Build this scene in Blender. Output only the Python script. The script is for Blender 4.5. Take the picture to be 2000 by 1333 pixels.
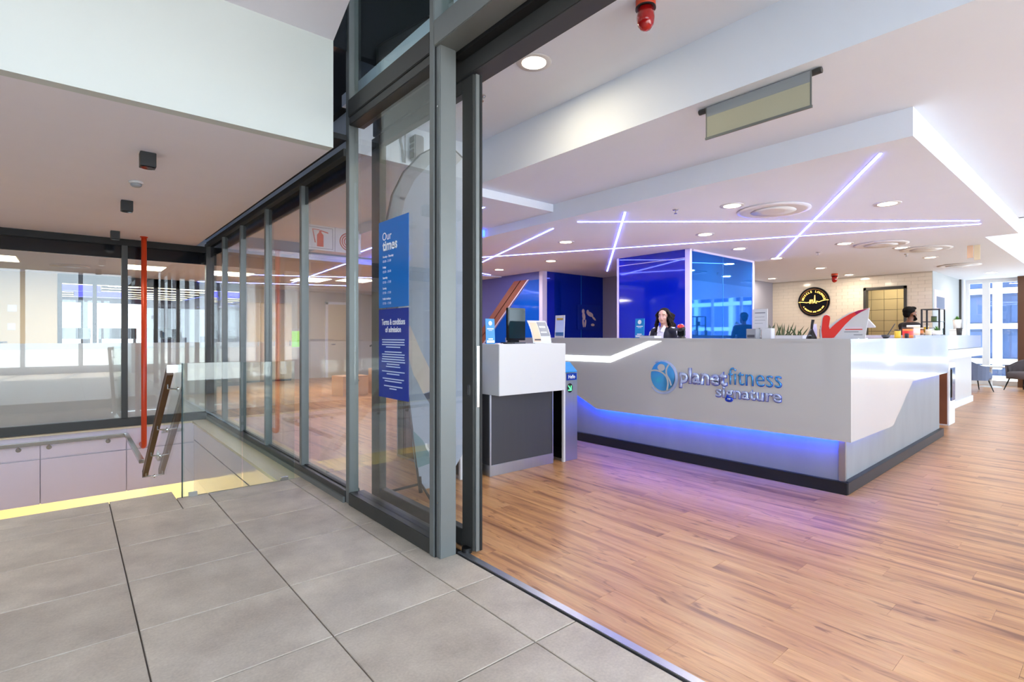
import bpy, bmesh, math, random
from mathutils import Vector, Matrix
random.seed(7)
PI = math.pi
sc = bpy.context.scene
for o in list(bpy.data.objects): bpy.data.objects.remove(o)
C = sc.collection

# ---------------------------------------------------------------- camera, world, exposure
cam = bpy.data.objects.new('camera', bpy.data.cameras.new('camera')); C.objects.link(cam)
cam.location = (0, 0, 1.28)
cam.rotation_euler = (PI/2, 0, math.radians(49.78 - 90))
cam.data.sensor_width = 36.0
cam.data.lens = 1020.6 / 2000 * 36
cam.data.shift_y = -0.00505
cam.data.clip_start = 0.02; cam.data.clip_end = 300
sc.camera = cam
sc.cycles.max_bounces = 8; sc.cycles.diffuse_bounces = 4; sc.cycles.glossy_bounces = 4; sc.cycles.transparent_max_bounces = 16
sc.cycles.caustics_reflective = False; sc.cycles.caustics_refractive = False; sc.cycles.adaptive_threshold = 0.03
sc.view_settings.view_transform = 'Standard'; sc.view_settings.look = 'None'
sc.view_settings.gamma = 1.0; sc.view_settings.use_curve_mapping = False
sc.view_settings.exposure = 0.42
w = bpy.data.worlds.new('sky'); sc.world = w; w.use_nodes = True
bg = w.node_tree.nodes['Background']; bg.inputs[0].default_value = (0.74, 0.88, 1.0, 1); bg.inputs[1].default_value = 5.0
sun = bpy.data.objects.new('sun', bpy.data.lights.new('sun', 'SUN')); C.objects.link(sun)
sun.data.energy = 12.0; sun.data.angle = math.radians(.6); sun.data.color = (1, .96, .9)
sun.rotation_euler = (math.radians(28), 0, math.radians(8))
def portal(name, loc, rot, sx, sy):
    l = bpy.data.lights.new(name, 'AREA'); l.shape = 'RECTANGLE'; l.size = sx; l.size_y = sy
    l.cycles.is_portal = True
    o = bpy.data.objects.new(name, l); C.objects.link(o); o.location = loc; o.rotation_euler = rot; return o
portal('daylight_portal', (-1.4, -4.85, 3.0), (-PI/2, 0, PI), 6.2, 5.8)      # windows behind the camera
portal('daylight_portal', (10.2, -3.45, 1.53), (-PI/2, 0, PI), 16.4, 2.45)      # window wall of the hall
portal('daylight_portal', (18.15, -0.3, 1.4), (PI/2, 0, PI/2), 6.2, 2.5)      # street front of the hall

# ---------------------------------------------------------------- materials
def lin(c):
    return tuple(((v/255)/12.92 if v/255 <= 0.04045 else ((v/255+0.055)/1.055)**2.4) for v in c)
M = {}
def mat(name, col, rough=0.5, metal=0.0, noise=0.0, scale=8.0, bump=0.0, emit=None, es=0.0, spec=0.5, coat=0.0, alpha=1.0, trans=0.0, stretch=None):
    m = bpy.data.materials.new(name); m.use_nodes = True; nt = m.node_tree; b = nt.nodes['Principled BSDF']
    c = lin(col) + (1,)
    b.inputs['Base Color'].default_value = c; b.inputs['Roughness'].default_value = rough; b.inputs['Metallic'].default_value = metal
    b.inputs['Specular IOR Level'].default_value = spec; b.inputs['Coat Weight'].default_value = coat
    b.inputs['Coat Roughness'].default_value = 0.04; b.inputs['Transmission Weight'].default_value = trans
    if emit is not None:
        b.inputs['Emission Color'].default_value = lin(emit) + (1,); b.inputs['Emission Strength'].default_value = es
    if noise or bump:
        tc = nt.nodes.new('ShaderNodeTexCoord'); n = nt.nodes.new('ShaderNodeTexNoise'); n.inputs['Scale'].default_value = scale
        n.inputs['Detail'].default_value = 6
        src = tc.outputs['Object']
        if stretch:
            mp = nt.nodes.new('ShaderNodeMapping'); mp.inputs['Scale'].default_value = stretch
            nt.links.new(src, mp.inputs[0]); src = mp.outputs[0]
        nt.links.new(src, n.inputs['Vector'])
        if noise:
            mx = nt.nodes.new('ShaderNodeMix'); mx.data_type = 'RGBA'
            mx.inputs[6].default_value = tuple(v*(1-noise) for v in c[:3]) + (1,)
            mx.inputs[7].default_value = tuple(min(1, v*(1+noise)) for v in c[:3]) + (1,)
            nt.links.new(n.outputs['Fac'], mx.inputs[0]); nt.links.new(mx.outputs[2], b.inputs['Base Color'])
        if bump:
            bp = nt.nodes.new('ShaderNodeBump'); bp.inputs['Strength'].default_value = bump; bp.inputs['Distance'].default_value = 0.01
            nt.links.new(n.outputs['Fac'], bp.inputs['Height']); nt.links.new(bp.outputs[0], b.inputs['Normal'])
    M[name] = m; return m
def glassmat(name, tint=(1, 1, 1), k=1.0, r0=0.04, rough=0.0):
    """thin pane: clear with a Fresnel reflection on each face"""
    m = bpy.data.materials.new(name); m.use_nodes = True; nt = m.node_tree; nt.nodes.clear()
    out = nt.nodes.new('ShaderNodeOutputMaterial'); mix = nt.nodes.new('ShaderNodeMixShader')
    tr = nt.nodes.new('ShaderNodeBsdfTransparent'); tr.inputs[0].default_value = tint + (1,)
    gl = nt.nodes.new('ShaderNodeBsdfGlossy'); gl.inputs['Roughness'].default_value = rough; gl.inputs[0].default_value = (1, 1, 1, 1)
    lw = nt.nodes.new('ShaderNodeLayerWeight'); lw.inputs[0].default_value = 0.5
    p = nt.nodes.new('ShaderNodeMath'); p.operation = 'POWER'; p.inputs[1].default_value = 5.0
    q = nt.nodes.new('ShaderNodeMath'); q.operation = 'MULTIPLY_ADD'; q.inputs[1].default_value = (1-r0)*k; q.inputs[2].default_value = r0*k
    nt.links.new(lw.outputs['Facing'], p.inputs[0]); nt.links.new(p.outputs[0], q.inputs[0]); nt.links.new(q.outputs[0], mix.inputs[0])
    nt.links.new(tr.outputs[0], mix.inputs[1]); nt.links.new(gl.outputs[0], mix.inputs[2]); nt.links.new(mix.outputs[0], out.inputs[0])
    M[name] = m; return m
def emat(name, col, s):
    return mat(name, (0, 0, 0), emit=col, es=s)
def filmmat():
    m = bpy.data.materials.new('frosted_film'); m.use_nodes = True; nt = m.node_tree; nt.nodes.clear()
    out = nt.nodes.new('ShaderNodeOutputMaterial')
    d = nt.nodes.new('ShaderNodeBsdfDiffuse'); d.inputs[0].default_value = (.78, .77, .76, 1)
    t = nt.nodes.new('ShaderNodeBsdfTranslucent'); t.inputs[0].default_value = (.85, .84, .82, 1)
    r = nt.nodes.new('ShaderNodeBsdfRefraction'); r.inputs['Roughness'].default_value = 0.45; r.inputs['IOR'].default_value = 1.02
    g = nt.nodes.new('ShaderNodeBsdfGlossy'); g.inputs['Roughness'].default_value = 0.06
    a = nt.nodes.new('ShaderNodeMixShader'); a.inputs[0].default_value = 0.5
    b = nt.nodes.new('ShaderNodeMixShader'); b.inputs[0].default_value = 0.05
    c = nt.nodes.new('ShaderNodeMixShader'); c.inputs[0].default_value = 0.08
    L = nt.links.new
    L(d.outputs[0], a.inputs[1]); L(t.outputs[0], a.inputs[2]); L(a.outputs[0], b.inputs[1]); L(r.outputs[0], b.inputs[2])
    L(b.outputs[0], c.inputs[1]); L(g.outputs[0], c.inputs[2]); L(c.outputs[0], out.inputs[0])
    M['film'] = m
filmmat()
mat('paint', (228, 236, 249), 0.75, noise=0.015, scale=3, bump=0.02)
mat('soffit_paint', (242, 238, 246), 0.8, noise=0.02, scale=3, bump=0.02)
mat('beige_paint', (206, 188, 150), 0.8, noise=0.02, scale=3, bump=0.02)
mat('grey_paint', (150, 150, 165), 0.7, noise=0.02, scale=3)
mat('dark_void', (14, 15, 17), 0.6, noise=0.1, scale=4)
mat('spandrel', (16, 19, 25), 0.12, noise=0.1, scale=4)
mat('frame', (118, 122, 121), 0.42, metal=0.35, noise=0.04, scale=20)
mat('frame_dark', (66, 66, 64), 0.45, metal=0.3, noise=0.05, scale=20)
mat('frame_white', (240, 241, 242), 0.4, noise=0.01, scale=10)
mat('gasket', (14, 14, 15), 0.6, noise=0.1)
mat('steel', (186, 186, 184), 0.22, metal=1.0, noise=0.04, scale=30, stretch=(1, 1, 0.05))
mat('brushed', (176, 178, 184), 0.34, metal=0.95, noise=0.06, scale=40, stretch=(1, 1, 0.04))
mat('brown_wood', (92, 58, 34), 0.4, noise=0.25, scale=20, stretch=(6, 6, .4))
mat('red_paint', (214, 70, 30), 0.35, noise=0.04, scale=12)
mat('red_glass', (170, 10, 14), 0.08, noise=0.05, coat=0.8)
mat('black', (16, 16, 18), 0.45, noise=0.1)
mat('black_gloss', (10, 11, 14), 0.1, noise=0.1)
mat('charcoal', (58, 58, 62), 0.5, noise=0.08, scale=30, stretch=(1, 1, .05))
mat('plinth', (26, 28, 34), 0.4, noise=0.08)
mat('white_gloss', (198, 198, 200), 0.12, noise=0.008, scale=4, coat=0.5)
mat('white_plastic', (214, 214, 216), 0.35, noise=0.01)
mat('grey_plastic', (150, 152, 158), 0.4, noise=0.03)
mat('concrete', (142, 145, 149), 0.5, noise=0.16, scale=5, bump=0.05, stretch=(1, 1, .35))
mat('void_panel', (238, 228, 240), 0.12, noise=0.01, coat=0.4)
mat('ledge', (226, 212, 180), 0.35, noise=0.03)
mat('grout', (112, 103, 95), 0.9, noise=0.08, scale=30)
mat('blue_panel', (3, 30, 172), 0.06, noise=0.02, scale=2, coat=1.0)
mat('blue_glass', (20, 105, 205), 0.03, metal=0.75, noise=0.02, scale=2)
mat('blue_glass_deep', (8, 52, 190), 0.03, metal=0.55, noise=0.02, scale=2)
mat('lilac_frame', (214, 206, 232), 0.3, noise=0.01)
mat('copper', (146, 84, 64), 0.4, metal=0.2, noise=0.12, scale=12, stretch=(1, .5, 4))
mat('navy_wall', (92, 96, 166), 0.6, noise=0.03)
mat('poster_blue', (18, 112, 196), 0.15, noise=0.05, scale=2)
mat('poster_navy', (10, 44, 150), 0.15, noise=0.1, scale=2)
mat('print_white', (240, 244, 250), 0.4, noise=0.01)
mat('print_pale', (196, 212, 240), 0.4, noise=0.01)
mat('print_dark', (70, 72, 84), 0.5, noise=0.05)
mat('sky_blue', (40, 140, 210), 0.25, noise=0.04)
mat('chrome_blue', (84, 176, 255), 0.1, metal=0.55, noise=0.2, scale=1.6, stretch=(1, 1, 6))
mat('chrome_pale', (190, 206, 255), 0.12, metal=0.35, noise=0.15, scale=1.6, stretch=(1, 1, 6))
mat('green_sign', (20, 110, 70), 0.3, noise=0.03)
mat('green_glow', (0, 0, 0), emit=(90, 235, 150), es=1.6)
mat('gold', (255, 205, 90), 0.3, emit=(255, 205, 100), es=2.2)
mat('bronze', (150, 104, 60), 0.3, metal=0.8, noise=0.1)
mat('skin_fair', (206, 160, 140), 0.5, noise=0.03, scale=20)
mat('skin_brown', (120, 78, 58), 0.5, noise=0.04, scale=20)
mat('hair_dark', (24, 15, 13), 0.75, spec=.15, noise=0.3, scale=60, bump=0.3)
mat('hair_black', (12, 11, 12), 0.8, spec=.15, noise=0.3, scale=80, bump=0.4)
mat('navy_cloth', (18, 20, 38), 0.8, noise=0.1, scale=60, bump=0.1)
mat('white_cloth', (224, 224, 232), 0.8, noise=0.03, scale=60, bump=0.1)
mat('black_cloth', (34, 34, 42), 0.85, noise=0.1, scale=60, bump=0.1)
mat('eye_white', (230, 230, 230), 0.3, noise=0.01)
mat('lips', (160, 86, 84), 0.4, noise=0.03)
mat('leaf', (66, 84, 44), 0.5, noise=0.2, scale=20)
mat('leaf_bright', (84, 140, 54), 0.5, noise=0.25, scale=20)
mat('yellow', (214, 176, 40), 0.4, noise=0.05)
mat('orange', (226, 130, 50), 0.4, noise=0.1, scale=14)
mat('chocolate', (120, 72, 48), 0.4, noise=0.1)
mat('lid_dark', (58, 46, 34), 0.5, noise=0.05)
mat('peach', (236, 200, 170), 0.4, noise=0.06, scale=12)
mat('chair_blue', (112, 126, 156), 0.85, noise=0.05, scale=80, bump=0.15)
mat('chair_olive', (98, 94, 84), 0.85, noise=0.05, scale=80, bump=0.15)
mat('chair_taupe', (98, 90, 94), 0.85, noise=0.05, scale=80, bump=0.15)
mat('blind_fabric', (176, 174, 152), 0.85, noise=0.02, scale=90, bump=0.05)
mat('blind_grey', (146, 152, 156), 0.7, noise=0.02)  # grey of the band above the blind fabric
mat('flag_cloth', (178, 186, 204), 0.7, noise=0.06, scale=3)
mat('flag_print', (226, 208, 196), 0.7, noise=0.05, scale=5)
mat('flag_teal', (110, 150, 160), 0.7, noise=0.08, scale=4)
mat('red_v', (232, 58, 48), 0.4, noise=0.03)
mat('magenta_v', (176, 26, 84), 0.4, noise=0.03)
mat('pink_print', (238, 214, 226), 0.4, noise=0.05, scale=12)
mat('ply', (206, 160, 116), 0.5, noise=0.15, scale=8, stretch=(1, 1, 6))
mat('screen_dark', (12, 40, 48), 0.08, noise=0.4, scale=3)
mat('far_floor', (120, 112, 110), 0.35, noise=0.05)
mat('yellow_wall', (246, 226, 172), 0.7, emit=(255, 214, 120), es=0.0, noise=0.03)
mat('brick_orange', (206, 116, 52), 0.6, noise=0.1)
mat('glass_wall_film', (225, 228, 228), 0.4, noise=0.01)
mat('street', (214, 212, 208), 0.9, noise=0.05)
mat('slab_white', (235, 238, 240), 0.7, noise=0.02)
mat('window_far', (60, 84, 130), 0.12, noise=0.1, scale=0.6)
mat('green_screen', (120, 190, 60), 0.4, emit=(130, 205, 70), es=0.8)
glassmat('glass', (0.965, 0.98, 0.975), k=1.2)
glassmat('glass_green', (0.90, 0.955, 0.94))
glassmat('glass_blue_tint', (0.9, 0.95, 0.98))
mat('glass_edge', (16, 52, 58), 0.1, noise=0.05)
emat('lamp_warm', (255, 236, 205), 9.0)
emat('lamp_panel', (255, 240, 205), 4.0)
emat('led_line', (112, 126, 255), 30.0)
emat('led_blue', (20, 66, 255), 60.0)
emat('led_white', (250, 252, 255), 4.0)
emat('gym_line', (255, 236, 190), 4.5)
emat('gym_blue', (60, 60, 255), 3.0)
emat('spot_warm', (255, 214, 150), 6.0)

def tilemat():
    m = bpy.data.materials.new('floor_tile'); m.use_nodes = True; nt = m.node_tree; b = nt.nodes['Principled BSDF']; L = nt.links.new
    tc = nt.nodes.new('ShaderNodeTexCoord'); oi = nt.nodes.new('ShaderNodeObjectInfo')
    ad = nt.nodes.new('ShaderNodeVectorMath'); ad.operation = 'ADD'
    cb = nt.nodes.new('ShaderNodeCombineXYZ'); mu = nt.nodes.new('ShaderNodeMath'); mu.operation = 'MULTIPLY'; mu.inputs[1].default_value = 40
    L(oi.outputs['Random'], mu.inputs[0]); L(mu.outputs[0], cb.inputs[0]); L(mu.outputs[0], cb.inputs[1])
    L(tc.outputs['Object'], ad.inputs[0]); L(cb.outputs[0], ad.inputs[1])
    n1 = nt.nodes.new('ShaderNodeTexNoise'); n1.inputs['Scale'].default_value = 3.2; n1.inputs['Detail'].default_value = 8; n1.inputs['Roughness'].default_value = .62
    n2 = nt.nodes.new('ShaderNodeTexNoise'); n2.inputs['Scale'].default_value = 90; n2.inputs['Detail'].default_value = 4
    L(ad.outputs[0], n1.inputs['Vector']); L(ad.outputs[0], n2.inputs['Vector'])
    r = nt.nodes.new('ShaderNodeValToRGB'); r.color_ramp.elements[0].position = .28; r.color_ramp.elements[1].position = .74
    r.color_ramp.elements[0].color = lin((168, 155, 142)) + (1,); r.color_ramp.elements[1].color = lin((210, 198, 182)) + (1,)
    L(n1.outputs['Fac'], r.inputs[0])
    mx = nt.nodes.new('ShaderNodeMix'); mx.data_type = 'RGBA'; mx.blend_type = 'OVERLAY'; mx.inputs[0].default_value = .22
    L(r.outputs[0], mx.inputs[6]); L(n2.outputs['Color'], mx.inputs[7]); 
    L(n2.outputs['Fac'], mx.inputs[7])
    hs = nt.nodes.new('ShaderNodeHueSaturation'); mr = nt.nodes.new('ShaderNodeMapRange'); mr.inputs[3].default_value = .94; mr.inputs[4].default_value = 1.05
    L(oi.outputs['Random'], mr.inputs[0]); L(mr.outputs[0], hs.inputs['Value']); L(mx.outputs[2], hs.inputs['Color']); L(hs.outputs[0], b.inputs['Base Color'])
    b.inputs['Roughness'].default_value = .46
    bp = nt.nodes.new('ShaderNodeBump'); bp.inputs['Strength'].default_value = .06; bp.inputs['Distance'].default_value = .004
    L(n2.outputs['Fac'], bp.inputs['Height']); L(bp.outputs[0], b.inputs['Normal'])
    M['tile'] = m
tilemat()
PW, PL = 0.152, 1.22       # plank width and length
def plankmat():
    m = bpy.data.materials.new('oak_plank'); m.use_nodes = True; nt = m.node_tree; b = nt.nodes['Principled BSDF']; L = nt.links.new; N = nt.nodes.new
    g = N('ShaderNodeNewGeometry'); sp = N('ShaderNodeSeparateXYZ'); L(g.outputs['Position'], sp.inputs[0])
    def mth(op, a, bb=None, c=None):
        n = N('ShaderNodeMath'); n.operation = op
        for i, v in enumerate((a, bb, c)):
            if v is None: continue
            if isinstance(v, (int, float)): n.inputs[i].default_value = v
            else: L(v, n.inputs[i])
        return n.outputs[0]
    row = mth('FLOOR', mth('DIVIDE', mth('SUBTRACT', sp.outputs[0], 1.79), PW))
    off = mth('MULTIPLY', mth('FRACT', mth('MULTIPLY', row, 0.37)), PL)
    col = mth('FLOOR', mth('DIVIDE', mth('SUBTRACT', sp.outputs[1], off), PL))
    cb = N('ShaderNodeCombineXYZ'); L(row, cb.inputs[0]); L(col, cb.inputs[1])
    wn = N('ShaderNodeTexWhiteNoise'); wn.noise_dimensions = '2D'; L(cb.outputs[0], wn.inputs['Vector'])
    sc3 = N('ShaderNodeVectorMath'); sc3.operation = 'SCALE'; sc3.inputs['Scale'].default_value = 31.0; L(wn.outputs['Color'], sc3.inputs[0])
    mp = N('ShaderNodeMapping'); mp.inputs['Scale'].default_value = (9.5, 0.62, 1.0); L(g.outputs['Position'], mp.inputs[0])
    ad = N('ShaderNodeVectorMath'); ad.operation = 'ADD'; L(mp.outputs[0], ad.inputs[0]); L(sc3.outputs[0], ad.inputs[1])
    n1 = N('ShaderNodeTexNoise'); n1.inputs['Scale'].default_value = 1.1; n1.inputs['Detail'].default_value = 5; n1.inputs['Distortion'].default_value = .8; L(ad.outputs[0], n1.inputs['Vector'])
    n2 = N('ShaderNodeTexNoise'); n2.inputs['Scale'].default_value = 9; n2.inputs['Detail'].default_value = 8; n2.inputs['Roughness'].default_value = .7; L(ad.outputs[0], n2.inputs['Vector'])
    mp3 = N('ShaderNodeMapping'); mp3.inputs['Scale'].default_value = (0.75, 2.1, 1.0); L(ad.outputs[0], mp3.inputs[0])
    n3 = N('ShaderNodeTexNoise'); n3.inputs['Scale'].default_value = 2.3; n3.inputs['Detail'].default_value = 3; n3.inputs['Distortion'].default_value = 1.5; L(mp3.outputs[0], n3.inputs['Vector'])
    r1 = N('ShaderNodeValToRGB'); e = r1.color_ramp.elements
    e[0].position = .27; e[0].color = lin((138, 88, 56)) + (1,); e[1].position = .70; e[1].color = lin((220, 170, 116)) + (1,)
    x = e.new(.46); x.color = lin((202, 146, 96)) + (1,)
    L(n1.outputs['Fac'], r1.inputs[0])
    r2 = N('ShaderNodeValToRGB'); r2.color_ramp.elements[0].position = .3; r2.color_ramp.elements[0].color = (.62, .57, .53, 1); r2.color_ramp.elements[1].position = .62; r2.color_ramp.elements[1].color = (1.05, 1.05, 1.05, 1)
    L(n2.outputs['Fac'], r2.inputs[0])
    r3 = N('ShaderNodeValToRGB'); r3.color_ramp.elements[0].position = .29; r3.color_ramp.elements[0].color = (.34, .24, .2, 1); r3.color_ramp.elements[1].position = .40; r3.color_ramp.elements[1].color = (1, 1, 1, 1)
    L(n3.outputs['Fac'], r3.inputs[0])
    m1 = N('ShaderNodeMix'); m1.data_type = 'RGBA'; m1.blend_type = 'MULTIPLY'; m1.inputs[0].default_value = .5; L(r1.outputs[0], m1.inputs[6]); L(r2.outputs[0], m1.inputs[7])
    m2 = N('ShaderNodeMix'); m2.data_type = 'RGBA'; m2.blend_type = 'MULTIPLY'; m2.inputs[0].default_value = .75; L(m1.outputs[2], m2.inputs[6]); L(r3.outputs[0], m2.inputs[7])
    hs = N('ShaderNodeHueSaturation'); mr = N('ShaderNodeMapRange'); mr.inputs[3].default_value = .96; mr.inputs[4].default_value = 1.05
    L(wn.outputs['Value'], mr.inputs[0]); L(mr.outputs[0], hs.inputs['Value']); L(m2.outputs[2], hs.inputs['Color']); L(hs.outputs[0], b.inputs['Base Color'])
    b.inputs['Roughness'].default_value = .36
    bp = N('ShaderNodeBump'); bp.inputs['Strength'].default_value = .12; bp.inputs['Distance'].default_value = .003
    L(n2.outputs['Fac'], bp.inputs['Height']); L(bp.outputs[0], b.inputs['Normal'])
    M['plank'] = m
plankmat()

# ---------------------------------------------------------------- mesh helpers
class MB:
    def __init__(s): s.v = []; s.f = []
    def add(s, vs, fs):
        n = len(s.v); s.v += [tuple(p) for p in vs]; s.f += [tuple(n+i for i in f) for f in fs]; return s
    def box(s, x0, x1, y0, y1, z0, z1):
        x0, x1 = min(x0, x1), max(x0, x1); y0, y1 = min(y0, y1), max(y0, y1); z0, z1 = min(z0, z1), max(z0, z1)
        return s.add([(x0,y0,z0),(x1,y0,z0),(x1,y1,z0),(x0,y1,z0),(x0,y0,z1),(x1,y0,z1),(x1,y1,z1),(x0,y1,z1)],
                     [(0,3,2,1),(4,5,6,7),(0,1,5,4),(1,2,6,5),(2,3,7,6),(3,0,4,7)])
    def cbox(s, c, d): return s.box(c[0]-d[0]/2, c[0]+d[0]/2, c[1]-d[1]/2, c[1]+d[1]/2, c[2]-d[2]/2, c[2]+d[2]/2)
    def prism(s, poly, a, b, axis='x'):
        """poly in the plane across the axis: x->(y,z), y->(x,z), z->(x,y)"""
        def P(p, t): return {'x': (t, p[0], p[1]), 'y': (p[0], t, p[1]), 'z': (p[0], p[1], t)}[axis]
        n = len(poly)
        return s.add([P(p, a) for p in poly] + [P(p, b) for p in poly],
                     [tuple(range(n))[::-1], tuple(range(n, 2*n))] + [(i, (i+1) % n, n+(i+1) % n, n+i) for i in range(n)])
    def tube(s, pts, r, seg=12, cap=True):
        pts = [Vector(p) for p in pts]; rs = r if isinstance(r, (list, tuple)) else [r]*len(pts)
        n0 = len(s.v); up = None
        for i, p in enumerate(pts):
            d = (pts[min(i+1, len(pts)-1)] - pts[max(i-1, 0)]).normalized()
            if up is None: up = Vector((0, 0, 1)) if abs(d.z) < .9 else Vector((1, 0, 0))
            a = d.cross(up).normalized(); b = a.cross(d).normalized(); up = b
            for k in range(seg):
                t = 2*PI*k/seg; q = p + (a*math.cos(t) + b*math.sin(t))*rs[i]; s.v.append(tuple(q))
        for i in range(len(pts)-1):
            for k in range(seg):
                k2 = (k+1) % seg
                s.f.append((n0+i*seg+k, n0+i*seg+k2, n0+(i+1)*seg+k2, n0+(i+1)*seg+k))
        if cap:
            s.f.append(tuple(n0+k for k in range(seg))[::-1]); s.f.append(tuple(n0+(len(pts)-1)*seg+k for k in range(seg)))
        return s
    def lathe(s, prof, c=(0, 0, 0), seg=24, axis='z'):
        n0 = len(s.v); n = len(prof)
        for r, h in prof:
            for k in range(seg):
                t = 2*PI*k/seg; a, b = r*math.cos(t), r*math.sin(t)
                p = {'z': (a, b, h), 'x': (h, a, b), 'y': (a, h, b)}[axis]
                s.v.append((c[0]+p[0], c[1]+p[1], c[2]+p[2]))
        for i in range(n-1):
            for k in range(seg):
                k2 = (k+1) % seg; s.f.append((n0+i*seg+k, n0+i*seg+k2, n0+(i+1)*seg+k2, n0+(i+1)*seg+k))
        s.f.append(tuple(n0+k for k in range(seg))[::-1]); s.f.append(tuple(n0+(n-1)*seg+k for k in range(seg)))
        return s
    def ell(s, c, r, seg=16, ring=10):
        n0 = len(s.v)
        for i in range(ring+1):
            t = PI*i/ring
            for k in range(seg):
                u = 2*PI*k/seg
                s.v.append((c[0]+r[0]*math.sin(t)*math.cos(u), c[1]+r[1]*math.sin(t)*math.sin(u), c[2]+r[2]*math.cos(t)))
        for i in range(ring):
            for k in range(seg):
                k2 = (k+1) % seg; s.f.append((n0+i*seg+k, n0+(i+1)*seg+k, n0+(i+1)*seg+k2, n0+i*seg+k2))
        return s
    def cap(s, p0, r0, p1, r1, seg=12):
        p0, p1 = Vector(p0), Vector(p1); d = p1-p0
        pts = []; rs = []
        dn = d.normalized() if d.length > 1e-6 else Vector((0, 0, 1))
        for k in range(5):
            a = PI/2*k/4*.98+.02; pts.append(p0 - dn*r0*math.cos(a)); rs.append(max(r0*math.sin(a), .0005))
        for k in range(5):
            a = PI/2*(1-k/4)*.98+.02; pts.append(p1 + dn*r1*math.cos(a)); rs.append(max(r1*math.sin(a), .0005))
        return s.tube(pts, rs, seg)
def obj(name, mb, m, parent=None, local=False, smooth=False, bevel=0.0):
    me = bpy.data.meshes.new(name)
    vs = mb.v
    if parent is not None and not local:
        l = parent.location if parent.parent is None else parent.matrix_basis.translation + parent.parent.location
        vs = [(v[0]-l[0], v[1]-l[1], v[2]-l[2]) for v in vs]
    me.from_pydata(vs, [], mb.f)
    bm = bmesh.new(); bm.from_mesh(me); bmesh.ops.recalc_face_normals(bm, faces=bm.faces)
    if bevel: bmesh.ops.bevel(bm, geom=list(bm.edges), offset=bevel, segments=2, affect='EDGES', clamp_overlap=True)
    bm.to_mesh(me); bm.free()
    if m is not None: me.materials.append(M[m] if isinstance(m, str) else m)
    if smooth:
        me.polygons.foreach_set('use_smooth', [True]*len(me.polygons))
    o = bpy.data.objects.new(name, me); C.objects.link(o)
    if parent is not None: o.parent = parent
    return o
def tag(o, label, cat, group=None):
    o['label'] = label; o['category'] = cat
    if group: o['group'] = group
    return o
def thing(name, label, cat, loc=(0, 0, 0), rotz=0, group=None):
    o = bpy.data.objects.new(name, None); C.objects.link(o); o.location = loc; o.rotation_euler = (0, 0, rotz)
    o.empty_display_size = .1
    return tag(o, label, cat, group)
def struct(name, mb=None, m=None, label=None, bevel=0.0):
    if mb is None:
        o = bpy.data.objects.new(name, None); C.objects.link(o); o.empty_display_size = .1
    else: o = obj(name, mb, m, bevel=bevel)
    o['kind'] = 'structure'
    if label: o['label'] = label
    return o
def bx(*a): return MB().box(*a)
RX = Matrix(((0, 0, -1), (-1, 0, 0), (0, 1, 0)))     # writing on a face that looks towards -X
RY = Matrix(((1, 0, 0), (0, 0, -1), (0, 1, 0)))      # writing on a face that looks towards -Y
RXP = Matrix(((0, 0, 1), (1, 0, 0), (0, 1, 0)))
def text(name, body, m, parent, pos, R, width=None, height=None, depth=0.001, bold=0.0, align='LEFT', spacing=1.0):
    cu = bpy.data.curves.new(name, 'FONT'); cu.body = body; cu.size = 1.0; cu.extrude = 0.0; cu.offset = bold; cu.space_character = spacing; cu.resolution_u = 3
    t = bpy.data.objects.new(name, cu); C.objects.link(t); bpy.context.view_layer.update()
    dg = bpy.context.evaluated_depsgraph_get(); me = bpy.data.meshes.new_from_object(t.evaluated_get(dg))
    bpy.data.objects.remove(t)
    xs = [v.co.x for v in me.vertices]; ys = [v.co.y for v in me.vertices]
    w0, h0 = max(xs)-min(xs), max(ys)-min(ys)
    sx = width/w0 if width else None; sy = height/h0 if height else None
    sx = sx or sy; sy = sy or sx
    ox = min(xs) if align == 'LEFT' else (min(xs)+max(xs))/2
    bm = bmesh.new(); bm.from_mesh(me)
    if depth:
        r = bmesh.ops.extrude_face_region(bm, geom=list(bm.faces))
        for e in r['geom']:
            if isinstance(e, bmesh.types.BMVert): e.co.z += 1.0
    l = Vector((0, 0, 0)) if parent is None else (parent.location if parent.parent is None else parent.matrix_basis.translation + parent.parent.location)
    for v in bm.verts:
        q = Vector(((v.co.x-ox)*sx, v.co.y*sy, v.co.z*depth)); v.co = R @ q + Vector(pos) - l
    bmesh.ops.recalc_face_normals(bm, faces=bm.faces)
    bm.to_mesh(me); bm.free(); me.materials.clear(); me.materials.append(M[m])
    o = bpy.data.objects.new(name, me); C.objects.link(o)
    if parent is not None: o.parent = parent
    return o
def lightobj(name, kind, loc, energy, col, parent=None, size=.1, rot=(0, 0, 0), sy=None, spot=None):
    l = bpy.data.lights.new(name, kind); l.energy = energy; l.color = col
    if kind == 'AREA':
        l.size = size
        if sy: l.shape = 'RECTANGLE'; l.size_y = sy
        else: l.shape = 'DISK'
    elif kind == 'SPOT':
        l.spot_size = spot or 1.6; l.spot_blend = .6; l.shadow_soft_size = size
    else: l.shadow_soft_size = size
    o = bpy.data.objects.new(name, l); C.objects.link(o); o.location = loc; o.rotation_euler = rot
    if parent is not None:
        o.parent = parent; o.location = Vector(loc) - parent.location
    return o

# ================================================================ THE SETTING
GX = 1.66                                    # plane of the glass wall
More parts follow.
